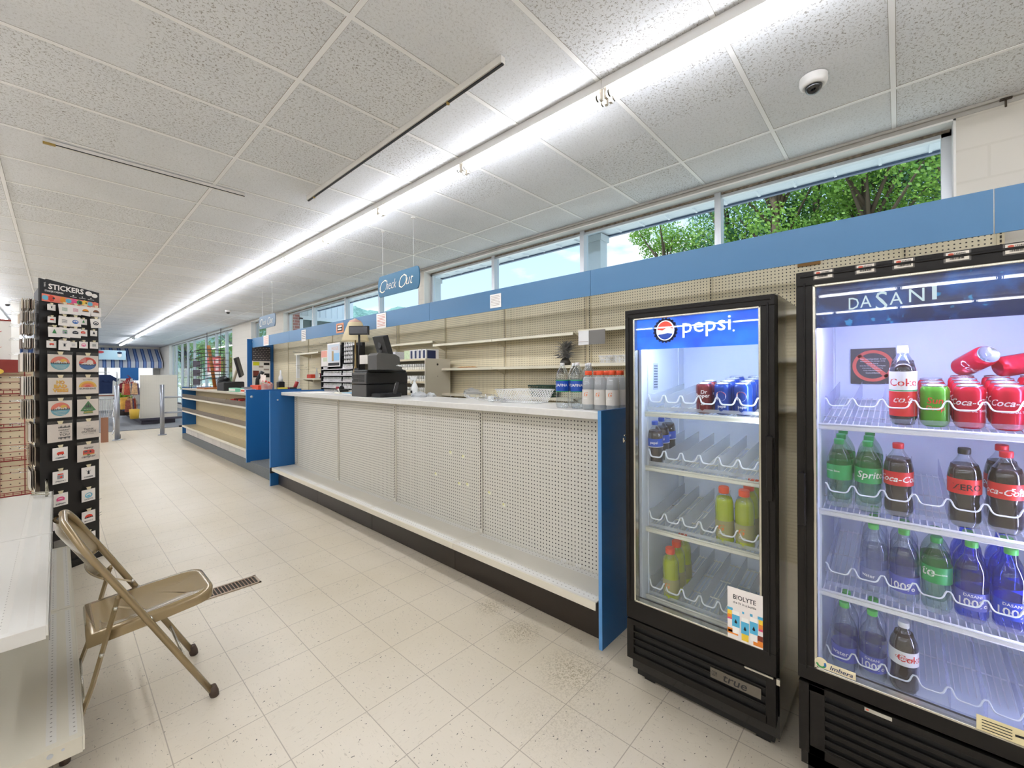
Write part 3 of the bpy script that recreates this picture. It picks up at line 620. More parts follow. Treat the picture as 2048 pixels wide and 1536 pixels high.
# ================================================================ drink coolers
ckb = mat('cooler_black', '#130f0b', .42, bump=(500, .05), spec=.3); ckd = mat('cooler_dark', '#060504', .5); cks = mat('cooler_side_black', '#0f0c0a', .12, coat=.4)
gsk = mat('gasket_grey', '#8f8b80', .4); cin = mat('cooler_liner', '#e6ecf2', .35); dgl = glass('door_glass', '#f8fafb', .045, power=3.2); wire = mat('shelf_wire', '#f0ecd8', .35); wirew = mat('shelf_wire_white', '#f1f0f3', .3)
tray = frosted('tray_plastic', '#f4f6f6', .42, .3, .45); chrome = mat('bright_trim', '#c9c5b6', .25, .8)
def cooler(name, label, x0, x1, y0, y1, top, zg0, zg1, sgn, shelves, inner, ledm, wm, nl, zl0, zl1, kickx, sw=.018):
    """front face at x0 (towards -x), body back to x1, right side y0, left side y1"""
    t = thing(name, label, 'drink cooler', (x0, (y0+y1)/2, 0)); yl, yr, zt, zb = inner     # yl>yr glass opening
    bx = x0+.06
    b = B(); b.box(bx, x1, y1-.035, y1, .06, top); b.box(bx, x1, y0, y0+.035, .06, top); b.box(bx, x1, y0+.035, y1-.035, top-.05, top); b.box(x1-.03, x1, y0+.035, y1-.035, .06, top-.05); b.box(bx, x1, y0+.035, y1-.035, .06, zb-.06)
    b.obj('cabinet', cks, t)
    b = B(); m_ = .006; b.box(bx+.002, x1-.04, y1-.05, y1-.0355, zb-.05, top-.055); b.box(bx+.002, x1-.04, y0+.0355, y0+.05, zb-.05, top-.055); b.box(x1-.045, x1-.032, y0+.05, y1-.05, zb-.05, top-.055); b.box(bx+.002, x1-.04, y0+.05, y1-.05, top-.07, top-.055); b.box(bx+.002, x1-.04, y0+.05, y1-.05, zb-.055, zb-.04)
    for yy in (y0+.052, y1-.052):
        for xx in (bx+.07, x1-.12): b.box(xx-.008, xx+.008, yy-.003, yy+.003, zb-.04, top-.1)
    b.obj('inner_liner', cin, t)
    # door
    d0, d1 = zg0, zg1
    b = B()
    for a in ((y0, y1, zt, d1), (y0, y1, d0, zb), (yl, y1, zb, zt), (y0, yr, zb, zt)): b.box(x0, x0+.055, a[0], a[1], a[2], a[3])
    r = .012
    for a in ((y0+r, y1-r, d1-.02, d1-.012), (yl+.02, yl+.026, zb-.01, zt+.01), (yr-.026, yr-.02, zb-.01, zt+.01)): b.box(x0-.004, x0, *a)
    b.m(1)
    for a in ((yr, yl, zt-.008, zt), (yr, yl, zb, zb+.008), (yl-.008, yl, zb, zt), (yr, yr+.008, zb, zt)): b.box(x0-.002, x0+.03, *a)
    b.obj('door_frame', [ckb, chrome], t, bevel=.003)
    b = B(); b.box(x0+.006, x0+.010, yr+.006, yl-.006, zb+.006, zt-.006); b.obj('door_glass', dgl, t)
    # louvres
    b = B(); b.box(x0+.012, x0+.05, y0+.005, y1-.005, zl0, zl1); b.obj('grille_recess', ckd, t)
    b = B()
    for a in ((y0+.002, y0+.035, zl0, zl1), (y1-.035, y1-.002, zl0, zl1), (y0+.03, y1-.03, zl1-.022, zl1), (y0+.03, y1-.03, zl0, zl0+.03)): b.box(x0, x0+.02, *a)
    H = (zl1-zl0-.05)/nl
    for k in range(nl):
        z = zl0+.03+H*k; e_ = .034 if sw < .03 else .07; q_ = .2 if sw < .03 else .5
        if k or sw > .03: b.box(x0+.001, x0+.016, y0+e_, y1-e_, z-H*q_*.5, z+H*q_*.5); b.tube([(x0+.002, y0+e_, z+H*q_*.5), (x0+.002, y1-e_, z+H*q_*.5)], .0022, 6)
    if sw > .03: b.box(x0, x0+.018, y0+.03, y0+.075, zl0, zl1); b.box(x0, x0+.018, y1-.075, y1-.03, zl0, zl1)
    b.obj('grille', ckb, t, bevel=.002)
    b = B(); b.box(kickx, x1, y0+.02, y1-.02, .03, zl0+.01); b.box(kickx+.03, kickx+.09, y0+.04, y0+.09, 0, .03); b.box(kickx+.03, kickx+.09, y1-.09, y1-.04, 0, .03); b.box(x1-.1, x1-.04, y0+.04, y0+.09, 0, .03); b.box(x1-.1, x1-.04, y1-.09, y1-.04, 0, .03); b.obj('kick_base', ckd, t)
    # wire shelves
    for z in shelves:
        b = B(); xs0 = x0+.10; b.tube([(xs0, yl+.02, z-.006), (xs0, yr-.02, z-.006)], .0045, 6); b.tube([(xs0, yl+.02, z-.023), (xs0, yr-.02, z-.023)], .0025, 6)
        b.box(xs0-.002, xs0, yr-.02, yl+.02, z-.021, z-.011)
        k = yr
        while k < yl:
            b.tube([(xs0, k, z-.005), (x1-.06, k, z-.005+.13*(x1-.06-xs0))], .0016, 4, caps=False); k += .0165
        for xx in (xs0+.15, xs0+.3, x1-.07): b.tube([(xx, yr-.02, z-.010+.13*(xx-xs0)), (xx, yl+.02, z-.010+.13*(xx-xs0))], .003, 5)
        b.obj('wire_shelf', wm, t)
    # light strip beside the door post
    b = B(); b.box(bx+.012, bx+.024, y0+.0505, y0+.0535, zb+.75 if ledm[1] else zb+.05, zt-.17); b.box(bx+.03, bx+.05, yr, yl, zt-.13, zt-.12); b.obj('led_strip', ledm[0], t)
    return t
led1 = mat('led_cool', '#e8f1ff', .3, emis=44, ecol='#dbe8ff'); led2 = mat('led_blue_white', '#e8e8ff', .3, emis=80, ecol='#c9cbff')
C1 = cooler('glass_door_cooler', 'narrow black glass-door cooler with lit blue header sign beside the blue counter panel', 1.79, 2.42, .336, .935, 1.745, .325, 1.74, 0, (1.272, 1.017, .729, .41), (.895, .381, 1.70, .408), (led1, True), wire, 4, .138, .318, 1.86)
C2 = cooler('glass_door_cooler', 'large black glass-door cooler full of bottles at the right edge', 1.74, 2.44, -.46, .262, 1.793, .397, 1.793, 0, (1.272, .970, .685, .39), (.215, -.41, 1.745, .445), (led2, False), wirew, 6, .147, .385, 1.80, sw=.05)
# door handles
for X0, yy, z0, z1, T in ((1.79, .348, .98, 1.22, C1), (1.74, .245, .93, 1.11, C2)):
    b = B(); b.bevbox(X0-.035, X0-.022, yy-.012, yy+.012, z0, z1, .004); b.box(X0-.025, X0, yy-.01, yy+.01, z0+.01, z0+.03); b.box(X0-.025, X0, yy-.01, yy+.01, z1-.03, z1-.01); b.obj('door_handle', ckb, T)
b = B(); b.box(1.783, 1.79, .94, .945, 1.13, 1.15); b.box(1.783, 1.792, .9351, .940, 1.16, 1.166); b.box(1.783, 1.792, .9351, .94, 1.135, 1.141); b.obj('door_hinge', chrome, C1)
# header sign of the left cooler
n = NT('header_blue', .3); g_ = n.noise(n.vec(n.x, n.y, n.z), 9, 3); cc = n.mix(n.rng(g_, .35, .65), lin('#0a49c8'), lin('#1d6fe6')); n.color(cc); n.put(n.b.inputs['Emission Color'], cc); n.b.inputs['Emission Strength'].default_value = 1.0
b = B(); b.box(1.815, 1.822, .375, .90, 1.558, 1.71); b.obj('header_sign', MATS['header_blue'], C1)
sw_ = mat('sign_lit_white', '#ffffff', .4, emis=1.0); sr = mat('sign_lit_red', '#f0432e', .4, emis=.7); sn = mat('sign_navy_cap', '#082a86', .4)
b = B(); o = Vector((1.814, .755, 1.638))
b.m(2)
for k in range(21):
    a = 2*pi*k/21; b.disc(o, YN, ZP, .049*cos(a), .049*sin(a), .007, .007, 8)
b.disc(o, YN, ZP, 0, 0, .05, .05, 32); o2 = o+Vector((-.001, 0, 0)); b.m(0).disc(o2, YN, ZP, 0, 0, .040, .044, 32); o3 = o+Vector((-.002, 0, 0))
b.m(1).prism([(.036*cos(a), .040*sin(a)) for a in [radians(8+k*11) for k in range(16)]]+[(-.012, .0), (.012, .012)], o3, YN, ZP, 0)
b.m(3).prism([(.036*cos(a), .040*sin(a)) for a in [radians(205+k*11) for k in range(13)]]+[(.01, -.012), (-.015, -.016)], o3, YN, ZP, 0)
b.obj('header_emblem', [sw_, sr, sn, mat('sign_mid_blue', '#1750c4', .4, emis=.3)], C1)
b = B(); text(b, 'pepsi', (1.8135, .585, 1.640), YN, ZP, w=.19, h=.078, off=.002); b.disc((1.8135, .48, 1.617), YN, ZP, 0, 0, .004, .004, 8); b.obj('header_lettering', sw_, C1, kind='stuff')
# grille badge, status strip
b = B(); b.box(1.786, 1.789, .385, .565, .222, .262); b.m(1); text(b, 'true', (1.7855, .475, .241), YN, ZP, w=.085, h=.026, shear=.2, off=.01); text(b, 'GDM', (1.7855, .55, .243), YN, ZP, w=.02, h=.02); b.obj('grille_badge', [mat('badge_grey', '#6d665a', .4, .4), blkm], C1)
b = B(); b.box(1.784, 1.7895, .345, .44, .318, .324); b.box(1.79, 1.80, .325, .336, .30, .322); b.obj('hinge_plate', chrome, C1)
# liner stickers
b = B(); b.box(1.98, 2.03, .8835, .8845, 1.37, 1.50); b.m(1)
for k in range(9): b.box(1.985, 2.025, .8825, .8836, 1.38+.013*k, 1.386+.013*k)
b.obj('rating_label', [mat('label_grey', '#bdc6d0', .5), mat('label_text', '#566273', .6)], C1)
# poster on the glass
t = thing('door_poster', 'white promotional poster with printed juice bottles stuck low on the left cooler door', 'poster', (1.786, .437, .41))
b = B(); b.box(1.7865, 1.7885, .378, .50, .412, .612); b.obj('poster_sheet', mat('poster_white', '#f1e9e2', .4), t)
pb_, py_, po_, pp_, pr_ = mat('print_blue', '#56b4d8', .5), mat('print_yellow', '#f4cf3e', .5), mat('print_orange', '#e8872b', .5), mat('print_pink', '#e04b7b', .5), mat('print_brown', '#7a2f1a', .5)
b = B(); X = 1.786
def rc(m, y0, y1, z0, z1, x=X): b.m(m).box(x-.0003, x, y0, y1, z0, z1)
for a in ((.500, .481, .522, .532), (.448, .441, .522, .53), (.421, .412, .522, .532), (.395, .378, .521, .532)): rc(0, a[1], a[0], a[2], a[3])
rc(1, .484, .5, .505, .521); rc(1, .378, .392, .503, .52); rc(2, .484, .5, .492, .505); rc(2, .378, .392, .486, .503); rc(3, .484, .5, .486, .492); rc(3, .378, .392, .478, .486)
rc(2, .462, .5, .43, .452); rc(4, .462, .498, .436, .446); rc(2, .378, .41, .418, .44); rc(4, .378, .40, .440, .46)
for yc, z0 in ((.470, .462), (.438, .446), (.408, .458)):
    rc(0, yc-.0135, yc+.0135, z0, z0+.046, X-.0004); rc(5, yc-.012, yc+.012, z0+.046, z0+.062, X-.0004); rc(1 if yc == .438 else 5, yc-.012, yc+.012, z0-.026, z0, X-.0004)
    b.m(6).prism([(-.005, -.004), (-.003, -.008), (.003, -.008), (.005, -.004), (0, .009)], (X-.001, yc, z0+.022), YN, ZP, 0)
b.obj('poster_print', [pb_, py_, po_, pp_, pr_, mat('print_white', '#fbf7f0', .5), inkk], t)
b = B(); text(b, 'BIOLYTE', (1.786, .440, .578), YN, ZP, w=.078, h=.018, off=.012); text(b, 'the IV in a bottle', (1.786, .440, .557), YN, ZP, w=.08, h=.009, off=.008); b.obj('poster_lettering', inkk, t, kind='stuff')
# header of the right cooler
n = NT('header_navy', .2); g_ = n.noise(n.vec(n.x, n.y, n.z), 7, 5, .6); h_ = n.noise(n.vec(n.x, n.y, n.z), 30, 3)
cc = n.mix(n.rng(g_, .45, .72), lin('#1b2350'), lin('#2a5fb0')); cc = n.mix(n.rng(h_, .66, .72, 0, .6), cc, lin('#3f9bd8')); n.color(cc); n.put(n.b.inputs['Emission Color'], cc); n.b.inputs['Emission Strength'].default_value = .55
b = B(); b.box(1.768, 1.776, -.415, .22, 1.60, 1.75); b.obj('header_sign', MATS['header_navy'], C2)
b = B(); sd = mat('sign_soft_white', '#c9dbe0', .4, emis=.45)
for s_, y, z, w, h in (('D', .108, 1.673, .026, .038), ('A', .078, 1.676, .028, .038), ('S', .040, 1.673, .028, .060), ('A', .006, 1.677, .030, .038), ('N', -.040, 1.681, .034, .040), ('I', -.078, 1.684, .010, .042)): text(b, s_, (1.767, y, z), YN, ZP, w=w, h=h, off=0)
b.obj('header_lettering', sd, C2, kind='stuff')
nb = mat('notice_brown', '#4a4338', .4); nr = mat('notice_red', '#d9634a', .5)
b = B(); b.box(2.388, 2.392, .01, .158, 1.40, 1.553); b.obj('notice_panel', nb, C2)
b = B(); b.ringf((2.387, .084, 1.477), YN, ZP, 0, 0, .055, .068); b.prism([(-.052, .040), (-.042, .052), (.052, -.040), (.042, -.052)], (2.387, .084, 1.477), YN, ZP, 0); b.obj('prohibition_ring', nr, C2)
b = B()
for k, s_ in enumerate(('This merchandiser is not', 'intended for the storage of any', 'foods here.', 'Only for the storage and display', 'of products distributed by', 'Coca-Cola Bottling Co.', 'Consolidated')): text(b, s_, (2.3865, .084, 1.507-.010*k), YN, ZP, h=.006)
b.obj('notice_lettering', pap, C2, kind='stuff')
# maker sticker and yellow service label on the glass
b = B(); b.box(1.738, 1.7395, .106, .19, .456, .480); b.disc((1.7378, .196, .472), YN, ZP, 0, 0, .018, .018, 20, .0015); b.m(1).ringf((1.737, .196, .470), YN, ZP, 0, 0, .008, .014, 16, pi, 2*pi).m(2).ringf((1.7369, .196, .470), YN, ZP, 0, 0, .008, .014, 8, -.5, .6)
b.m(3); text(b, 'Imbera', (1.737, .143, .468), YN, ZP, w=.06, h=.014, shear=.25, off=.01); b.obj('maker_sticker', [mat('sticker_cream', '#e9dcb8', .5), mat('sticker_green', '#3f8f4f', .5), mat('sticker_blue', '#2a6aa8', .5), mat('sticker_navy', '#21335c', .5)], C2)
b = B(); b.box(1.738, 1.7395, -.32, -.155, .45, .492); b.m(1)
for k in range(4): b.box(1.7372, 1.7381, -.22, -.165, .457+.008*k, .459+.008*k)
b.tube([(1.7375, -.245, .455), (1.7375, -.245, .485)], .003, 5).tube([(1.7375, -.225, .472), (1.7375, -.265, .476)], .003, 5); b.obj('service_label', [mat('label_yellow_pale', '#eadbaa', .6), inkk], C2)
b = B(); b.box(1.7385, 1.7395, .02, .085, .372, .383); b.m(1).disc((1.738, .078, .378), YN, ZP, 0, 0, .004, .003, 8); b.obj('grille_badge', [mat('badge_pale', '#b9b5a6', .4), nr], C2)
# bar-code tags along the top rail
for i, (ya, yb, num) in enumerate(((.215, .157, '1354380'), (.105, .052, '1354372'), (.016, -.036, '1354028'), (-.094, -.15, '1354000'), (-.206, -.262, '1354020'))):
    t = thing('barcode_tag', '%s of five white barcode tags along the right cooler top, counted from left' % ORD[i], 'tag', (1.738, (ya+yb)/2, 1.765), 'barcode tags on the top rail of the right cooler')
    b = B(); b.box(1.7375, 1.7395, yb+.004, ya-.006, 1.764, 1.789); b.obj('tag_card', mat('tag_card', '#eee6da', .5), t)
    b = B(); b.box(1.7396, 1.74, yb, ya-.002, 1.761, 1.791); b.obj('clear_sleeve', mat('sleeve', '#5c564e', .2), t)
    b = B(); yc = (ya+yb)/2; b.disc((1.7366, ya-.016, 1.783), YN, ZP, 0, 0, .006, .0035, 12); b.m(1); text(b, num, (1.7366, yc-.006, 1.7835), YN, ZP, w=.022, h=.0045, off=.01)
    r = random.Random(i); y = ya-.014
    while y > ya-.042: w_ = r.choice((.0005, .001, .0015)); b.box(1.7364, 1.7366, y-w_, y, 1.768, 1.777); y -= w_+r.choice((.0006, .0012))
    b.obj('tag_print', [nr, inkk], t)
# ================================================================ bottles and cans
SLOPE = .13
pet = glass('clear_pet', '#f4f8fb', .08, .05, 1.0, 2.3); petb = glass('blue_pet', '#8fa6f4', .08, .05, 1.0, 2.3); petg = glass('pale_green_pet', '#e6f5e8', .05, .04, 1.0, 3)
cola = frosted('cola_liquid', '#2e1509', .93, .15, .12); yel = frosted('yellow_drink', '#e6ee22', .9, .2, .35); watr = glass('water', '#e9f1f6', .03, .0, 1.0, 3); watb = glass('water_blue', '#7f97ee', .04, .0, 1.0, 3)
whitel = frosted('white_drink', '#fbfaf8', .6, .3, .5); clq = glass('pale_soda', '#e6ead6', .03, 0, 1, 3)
cred = mat('cap_red', '#d3222c', .35); cgrn = mat('cap_green', '#2f9a4c', .35); clg = mat('cap_lime', '#5cbf5a', .35); cor = mat('cap_orange', '#f0562a', .4); cwh = mat('cap_white', '#ecebea', .35); cbk = mat('cap_black', '#1c1a18', .4); cbl = mat('cap_blue', '#1e50b4', .35)
lred = mat('label_red', '#d92a25', .4); lwht = mat('label_white', '#f4f2ee', .4); lgrn = mat('label_green', '#2fa052', .4); llime = mat('label_lime', '#7cc04a', .4); lblu = mat('label_blue', '#1b4fb6', .4); lpur = mat('label_indigo', '#5b62b8', .4); lgry = mat('label_steel', '#a5a168', .4); lclr = frosted('label_clear', '#b9bfe6', .45, .3, .4)
silver = mat('can_silver', '#c9ccd0', .25, .9)
def bot_prof(R, H, waist=.9, shoulder=.66):
    return [(R*.45, .004*H, 1), (R*.82, 0, 1), (R*.97, .03*H, 1), (R, .10*H), (R*.97, .20*H), (R*waist, .32*H), (R*(waist+.04), .40*H), (R*.99, .46*H), (R, .48*H), (R, shoulder*H), (R*.93, (shoulder+.07)*H), (R*.72, (shoulder+.15)*H), (R*.45, (shoulder+.22)*H), (R*.37, .91*H), (R*.36, .95*H)]
def cap(b, c, r, z, h, n=24):
    b.lathe([(r*.96, z), (r, z+.002), (r, z+h*.8), (r*.93, z+h)], c, n, petal=0, cap0=False)
    for k in range(0, n, 1):
        a = 2*pi*k/n; b.box(c[0]+r*cos(a)-.0006, c[0]+r*cos(a)+.0006, c[1]+r*sin(a)-.0006, c[1]+r*sin(a)+.0006, z+.003, z+h*.78)
def bottle(name, label, cat, c, group, H=.238, R=.036, body=pet, liq=None, fill=.78, capm=cred, lab=lred, lz=(.49, .66), words=(), waist=.9, shoulder=.66, capr=.0145, caph=.018, detail=True, stripes=()):
    x, y, z = c; t = thing(name, label, cat, c, group); P = bot_prof(R, H, waist, shoulder)
    if capr > .017: P = [(R*.8, 0), (R*.97, .02*H), (R, .06*H), (R*.94, .14*H), (R, .2*H), (R*.95, .3*H), (R*.99, .4*H), (R, .6*H), (R*.97, .72*H), (R*.85, .80*H), (R*.62, .87*H), (R*.56, .89*H)]
    b = B(); b.lathe(P, c, 24, petal=.14, cap1=False); b.obj('bottle_body', body, t)
    if liq:
        Q = [(r*.965, zz+.001, *p) for r, zz, *p in P if zz < fill*H]; Q.append((Q[-1][0]*.9, fill*H)); b = B(); b.lathe(Q, c, 20, petal=.14); b.obj('drink', liq, t)
    b = B(); cap(b, (x, y, z), capr, (.885 if capr > .017 else .93)*H, caph, 20 if detail else 12); b.obj('cap', capm, t)
    if lab:
        rl_ = R*1.012; b = B(); b.lathe([(rl_, lz[0]*H), (rl_, lz[1]*H)], c, 28, cap0=False, cap1=False); b.m(1)
        for (s_, zc, h_, a_, sh, mi) in words: b.c = mi; text(b, s_, c, XP, ZP, h=h_*H, shear=sh, off=.012, wrap=((x, y, z+zc*H), rl_*1.006, pi+a_))
        for (z0, z1, mi) in stripes: b.c = mi; b.lathe([(rl_*1.004, z0*H), (rl_*1.004, z1*H)], c, 28, cap0=False, cap1=False)
        b.obj('label_wrap', [lab, lwht, lred, lgrn, inkk, mat('ink_orange', '#ef7a2b', .4), lblu], t)
    return t
def can(name, label, c, group, colm, words=(), H=.132, R=.0345, extra=None, rotx=None):
    x, y, z = c; t = thing(name, label, 'can', c, group)
    b = B(); b.lathe([(R*.72, 0), (R*.86, .004), (R*.98, .012), (R, .018), (R, H*.86), (R*.93, H*.93), (R*.82, H*.965)], c, 28, cap1=False)
    for (s_, zc, h_, a_, sh, mi) in words: b.c = mi; text(b, s_, c, XP, ZP, h=h_*H, shear=sh, off=.014, wrap=((x, y, z+zc*H), R*1.006, pi+a_))
    if extra: extra(b, x, y, z, H, R)
    b.obj('can_body', [colm, lwht, mat('ink_red', '#e0342c', .35), mat('ink_yellow', '#f2c52f', .35), MATS['ink_orange'] if 'ink_orange' in MATS else mat('ink_orange', '#ef7a2b', .4)], t)
    b = B(); b.lathe([(R*.82, H*.965), (R*.84, H*.985), (R*.82, H), (R*.79, H*.992), (R*.76, H*.965), (R*.1, H*.965)], c, 24, cap0=False); b.box(x-.004, x+.008, y-.005, y+.005, z+H*.967, z+H*.975); b.obj('can_lid', silver, t)
    return t
GC = 'drinks in the %s cooler'
def lab3(desc, k, side, shelf): return '%s, %s, %s shelf, %s cooler' % (desc, ['front', 'second', 'third', 'fourth'][k], shelf, side)
def row(maker, x, y, z, n, step, desc, shelf, side, grp=None):
    first = maker((x, y, z), lab3(desc, 0, side, shelf)); first.rotation_euler = (0, -.07, 0)
    for k in range(1, n): dup(first, (x+step*k, y, z+SLOPE*step*k), lab3(desc, k, side, shelf)).rotation_euler = (0, -.09, 0)
    return first
mk = lambda *a, **k: (lambda c, l: bottle('drink_bottle', l, 'bottle', c, 'bottled drinks standing in the coolers', *a, **k))
mc = lambda *a, **k: (lambda c, l: can('drink_can', l, c, 'drink cans standing in the coolers', *a, **k))
cr_can = mat('can_red', '#c8102e', .22, .35); gr_can = mat('can_green', '#5aa42a', .22, .35); bl_can = mat('can_blue', '#123f97', .22, .35); mr_can = mat('can_maroon', '#7a1722', .25, .35)
# --- right cooler, top shelf
z1, z2, z3, z4 = 1.276, .974, .689, .394
def s_cokebottle(c, l): return bottle('drink_bottle', l, 'bottle', c, 'bottled drinks standing in the coolers', .252, .034, pet, cola, .80, cwh, lwht, (.12, .70), (('Coke', .56, .10, .0, 0, 2), ('cola', .34, .09, -.0, .4, 1)), stripes=((.12, .44, 2), (.445, .46, 3)), waist=.97)
row(s_cokebottle, 1.9, -.009, z1, 2, .09, 'tall cola bottle with white-and-red label', 'top', 'right')
def eSun(b, x, y, z, H, R):
    b.c = 3
    a0 = pi-.75; vs = []
    b.lathe([(R*1.002, H*.0), (R*1.002, H*.01)], (x, y, z+.05), 20, cap0=False, cap1=False)
def sunmaker(c, l): return can('drink_can', l, c, 'drink cans standing in the coolers', gr_can, (('Sun', .64, .15, -.02, .15, 2), ('Drop', .44, .15, .0, .15, 2)))
row(sunmaker, 1.9, -.083, z1, 1, .07, 'green can with red lettering', 'top', 'right')
redc = lambda a: (lambda c, l: can('drink_can', l, c, 'drink cans standing in the coolers', cr_can, (('Coca-Cola', .62, .15, a, .35, 1), ('ORIGINAL TASTE', .42, .05, a+.1, 0, 1))))
redrow = row(redc(.25), 1.975, -.083, z1, 3, .07, 'red cola can in the lane behind the green can', 'top', 'right')
row(redc(.15), 1.9, -.158, z1, 4, .07, 'red cola can in the sixth lane', 'top', 'right')
row(redc(.35), 1.9, -.236, z1, 4, .07, 'red cola can in the seventh lane by frame edge', 'top', 'right')
row(redc(.35), 1.9, -.314, z1, 4, .07, 'red cola can in the eighth lane beyond picture edge', 'top', 'right')
lc = can('drink_can', 'red cola can lying on its side on top of the back cans in right cooler', (0, 0, 0), 'drink cans standing in the coolers', cr_can, (('Coca-Cola', .55, .20, 2.0, .35, 1),))
lc.location = (2.12, -.24, z1+.185); lc.rotation_euler = (radians(78), radians(20), radians(20))
lc = dup(lc, (2.17, -.16, z1+.185), 'red cola can tipped over behind the sixth lane of right cooler'); lc.rotation_euler = (radians(70), radians(-10), radians(-60))
# second shelf
sprite = lambda w, a: (lambda c, l: bottle('drink_bottle', l, 'bottle', c, 'bottled drinks standing in the coolers', .238, .036, petg, None, .70, cgrn, lgrn, (.42, .64), w, stripes=(), waist=.93))
row(sprite((('lemon lime', .55, .03, -.5, 0, 1),), 0), 1.9, .158, z2, 3, .078, 'green-labelled barcode bottle, first lane', 'second', 'right')
row(sprite((('Sprite', .53, .13, .25, .2, 1),), 0), 1.9, .080, z2, 3, .078, 'green-labelled bottle with big lettering, second lane', 'second', 'right')
ck = lambda w, cp, **k: (lambda c, l: bottle('drink_bottle', l, 'bottle', c, 'bottled drinks standing in the coolers', .24, .037, pet, cola, .80, cp, lred, (.44, .63), w, waist=.86, **k))
cok = row(ck((('Coca-Cola', .535, .085, .05, .35, 1),), cred), 1.9, .003, z2, 1, .078, 'leaning red-capped cola bottle in third lane', 'second', 'right')
row(ck((('ZERO', .53, .08, .1, 0, 4),), cbk), 1.9, -.146, z2, 1, .078, 'black-capped cola bottle', 'second', 'right')
row(ck((('Coca-Cola', .53, .08, -.45, .35, 1), ('5 for', .55, .07, .75, 0, 1)), cred), 1.9, -.230, z2, 2, .078, 'red-capped cola bottle by frame edge', 'second', 'right')
# third shelf
wtr = lambda bd, lq, lb, w, cp=None: (lambda c, l: bottle('drink_bottle', l, 'bottle', c, 'bottled drinks standing in the coolers', .245, .037, bd, lq, .9, cp or clg, lb, (.18, .40), w, waist=.95, shoulder=.60))
w100 = (('100%', .27, .10, .05, 0, 1), ('DASANI', .36, .035, .0, 0, 1))
row(wtr(pet, None, lclr, (('water', .30, .04, -.4, 0, 1),)), 1.9, .066, z3, 3, .078, 'green-capped water bottle in second lane', 'third', 'right')
row(wtr(pet, None, lpur, (('100%', .27, .10, -.15, 0, 1),)), 1.9, -.010, z3, 3, .078, 'green-capped water bottle in third lane', 'third', 'right')
row(sprite((('te', .56, .11, -.62, .2, 1), ('lemon-lime', .55, .025, .15, 0, 1)), 0), 1.9, -.085, z3, 2, .078, 'green-capped lemon soda bottle among the waters', 'third', 'right')
row(wtr(petb, None, lpur, w100), 1.9, -.160, z3, 3, .078, 'blue-tinted water bottle in fifth lane', 'third', 'right')
row(wtr(petb, None, mat('label_deep_blue', '#2a49c8', .4), w100), 1.9, -.238, z3, 3, .078, 'deep blue water bottle by frame edge', 'third', 'right')
# bottom shelf
row(wtr(pet, None, lpur, (('water', .30, .05, -.3, 0, 1),)), 1.9, .146, z4, 2, .078, 'green-capped water bottle, first lane', 'bottom', 'right')
row(wtr(pet, None, lpur, w100), 1.9, .070, z4, 2, .078, 'green-capped water bottle, second lane', 'bottom', 'right')
row(lambda c, l: bottle('drink_bottle', l, 'bottle', c, 'bottled drinks standing in the coolers', .235, .036, pet, cola, .86, cwh, lwht, (.44, .64), (('Coke', .55, .10, .5, 0, 2), ('CAFFEINE', .55, .035, .05, 0, 2)), waist=.88), 1.9, -.008, z4, 1, .078, 'white-capped diet cola bottle', 'bottom', 'right')
# --- left cooler
def eP(b, x, y, z, H, R):
    rr_ = R*1.006
    def sp(pts, mi): b.c = mi; b.add([(x+rr_*cos(pi+a/R), y+rr_*sin(pi+a/R), z+zz) for a, zz in pts], [tuple(range(len(pts)))], False)
    def arc(a0, a1, r): return [(r*cos(radians(a0+(a1-a0)*k/14)), H*.60+r*sin(radians(a0+(a1-a0)*k/14))) for k in range(15)]
    sp(arc(0, 360, .021), 1); rr_ = R*1.012; sp(arc(5, 185, .019), 2)
row(lambda c, l: can('drink_can', l, c, 'drink cans standing in the coolers', mr_can, (('Dr', .72, .12, .25, .1, 1), ('Pepper', .58, .16, .0, .15, 1), ('23', .34, .10, .05, 0, 1))), 1.92, .624, 1.276, 2, .07, 'dark red soda can left of the blue cans', 'top', 'left')
pc_ = lambda c, l: can('drink_can', l, c, 'drink cans standing in the coolers', bl_can, (('pepsi', .26, .11, .1, 0, 1),), extra=eP)
row(pc_, 1.92, .549, 1.276, 4, .07, 'blue cola can in the fifth lane', 'top', 'left')
row(pc_, 1.92, .472, 1.276, 4, .07, 'blue cola can beside the door post', 'top', 'left')
row(lambda c, l: bottle('drink_bottle', l, 'bottle', c, 'bottled drinks standing in the coolers', .2, .034, pet, cola, .8, cbl, lblu, (.42, .62), (('pepsi', .52, .08, .2, 0, 1),), stripes=((.42, .435, 1),)), 1.93, .85, 1.022, 3, .078, 'blue-capped cola bottle', 'second', 'left')
gat = lambda c, l: bottle('drink_bottle', l, 'bottle', c, 'bottled drinks standing in the coolers', .238, .036, pet, yel, .8, cor, lgry, (.12, .42), (('G', .30, .11, -.1, .2, 5), ('Zero', .2, .04, -.1, 0, 1)), capr=.0205, caph=.026)
row(gat, 1.92, .545, .735, 1, .078, 'orange-capped yellow sports drink in fourth lane', 'third', 'left')
row(gat, 1.92, .468, .735, 3, .078, 'orange-capped yellow sports drink in last lane', 'third', 'left')
row(gat, 1.92, .775, .415, 3, .078, 'orange-capped yellow sports drink', 'bottom', 'left')
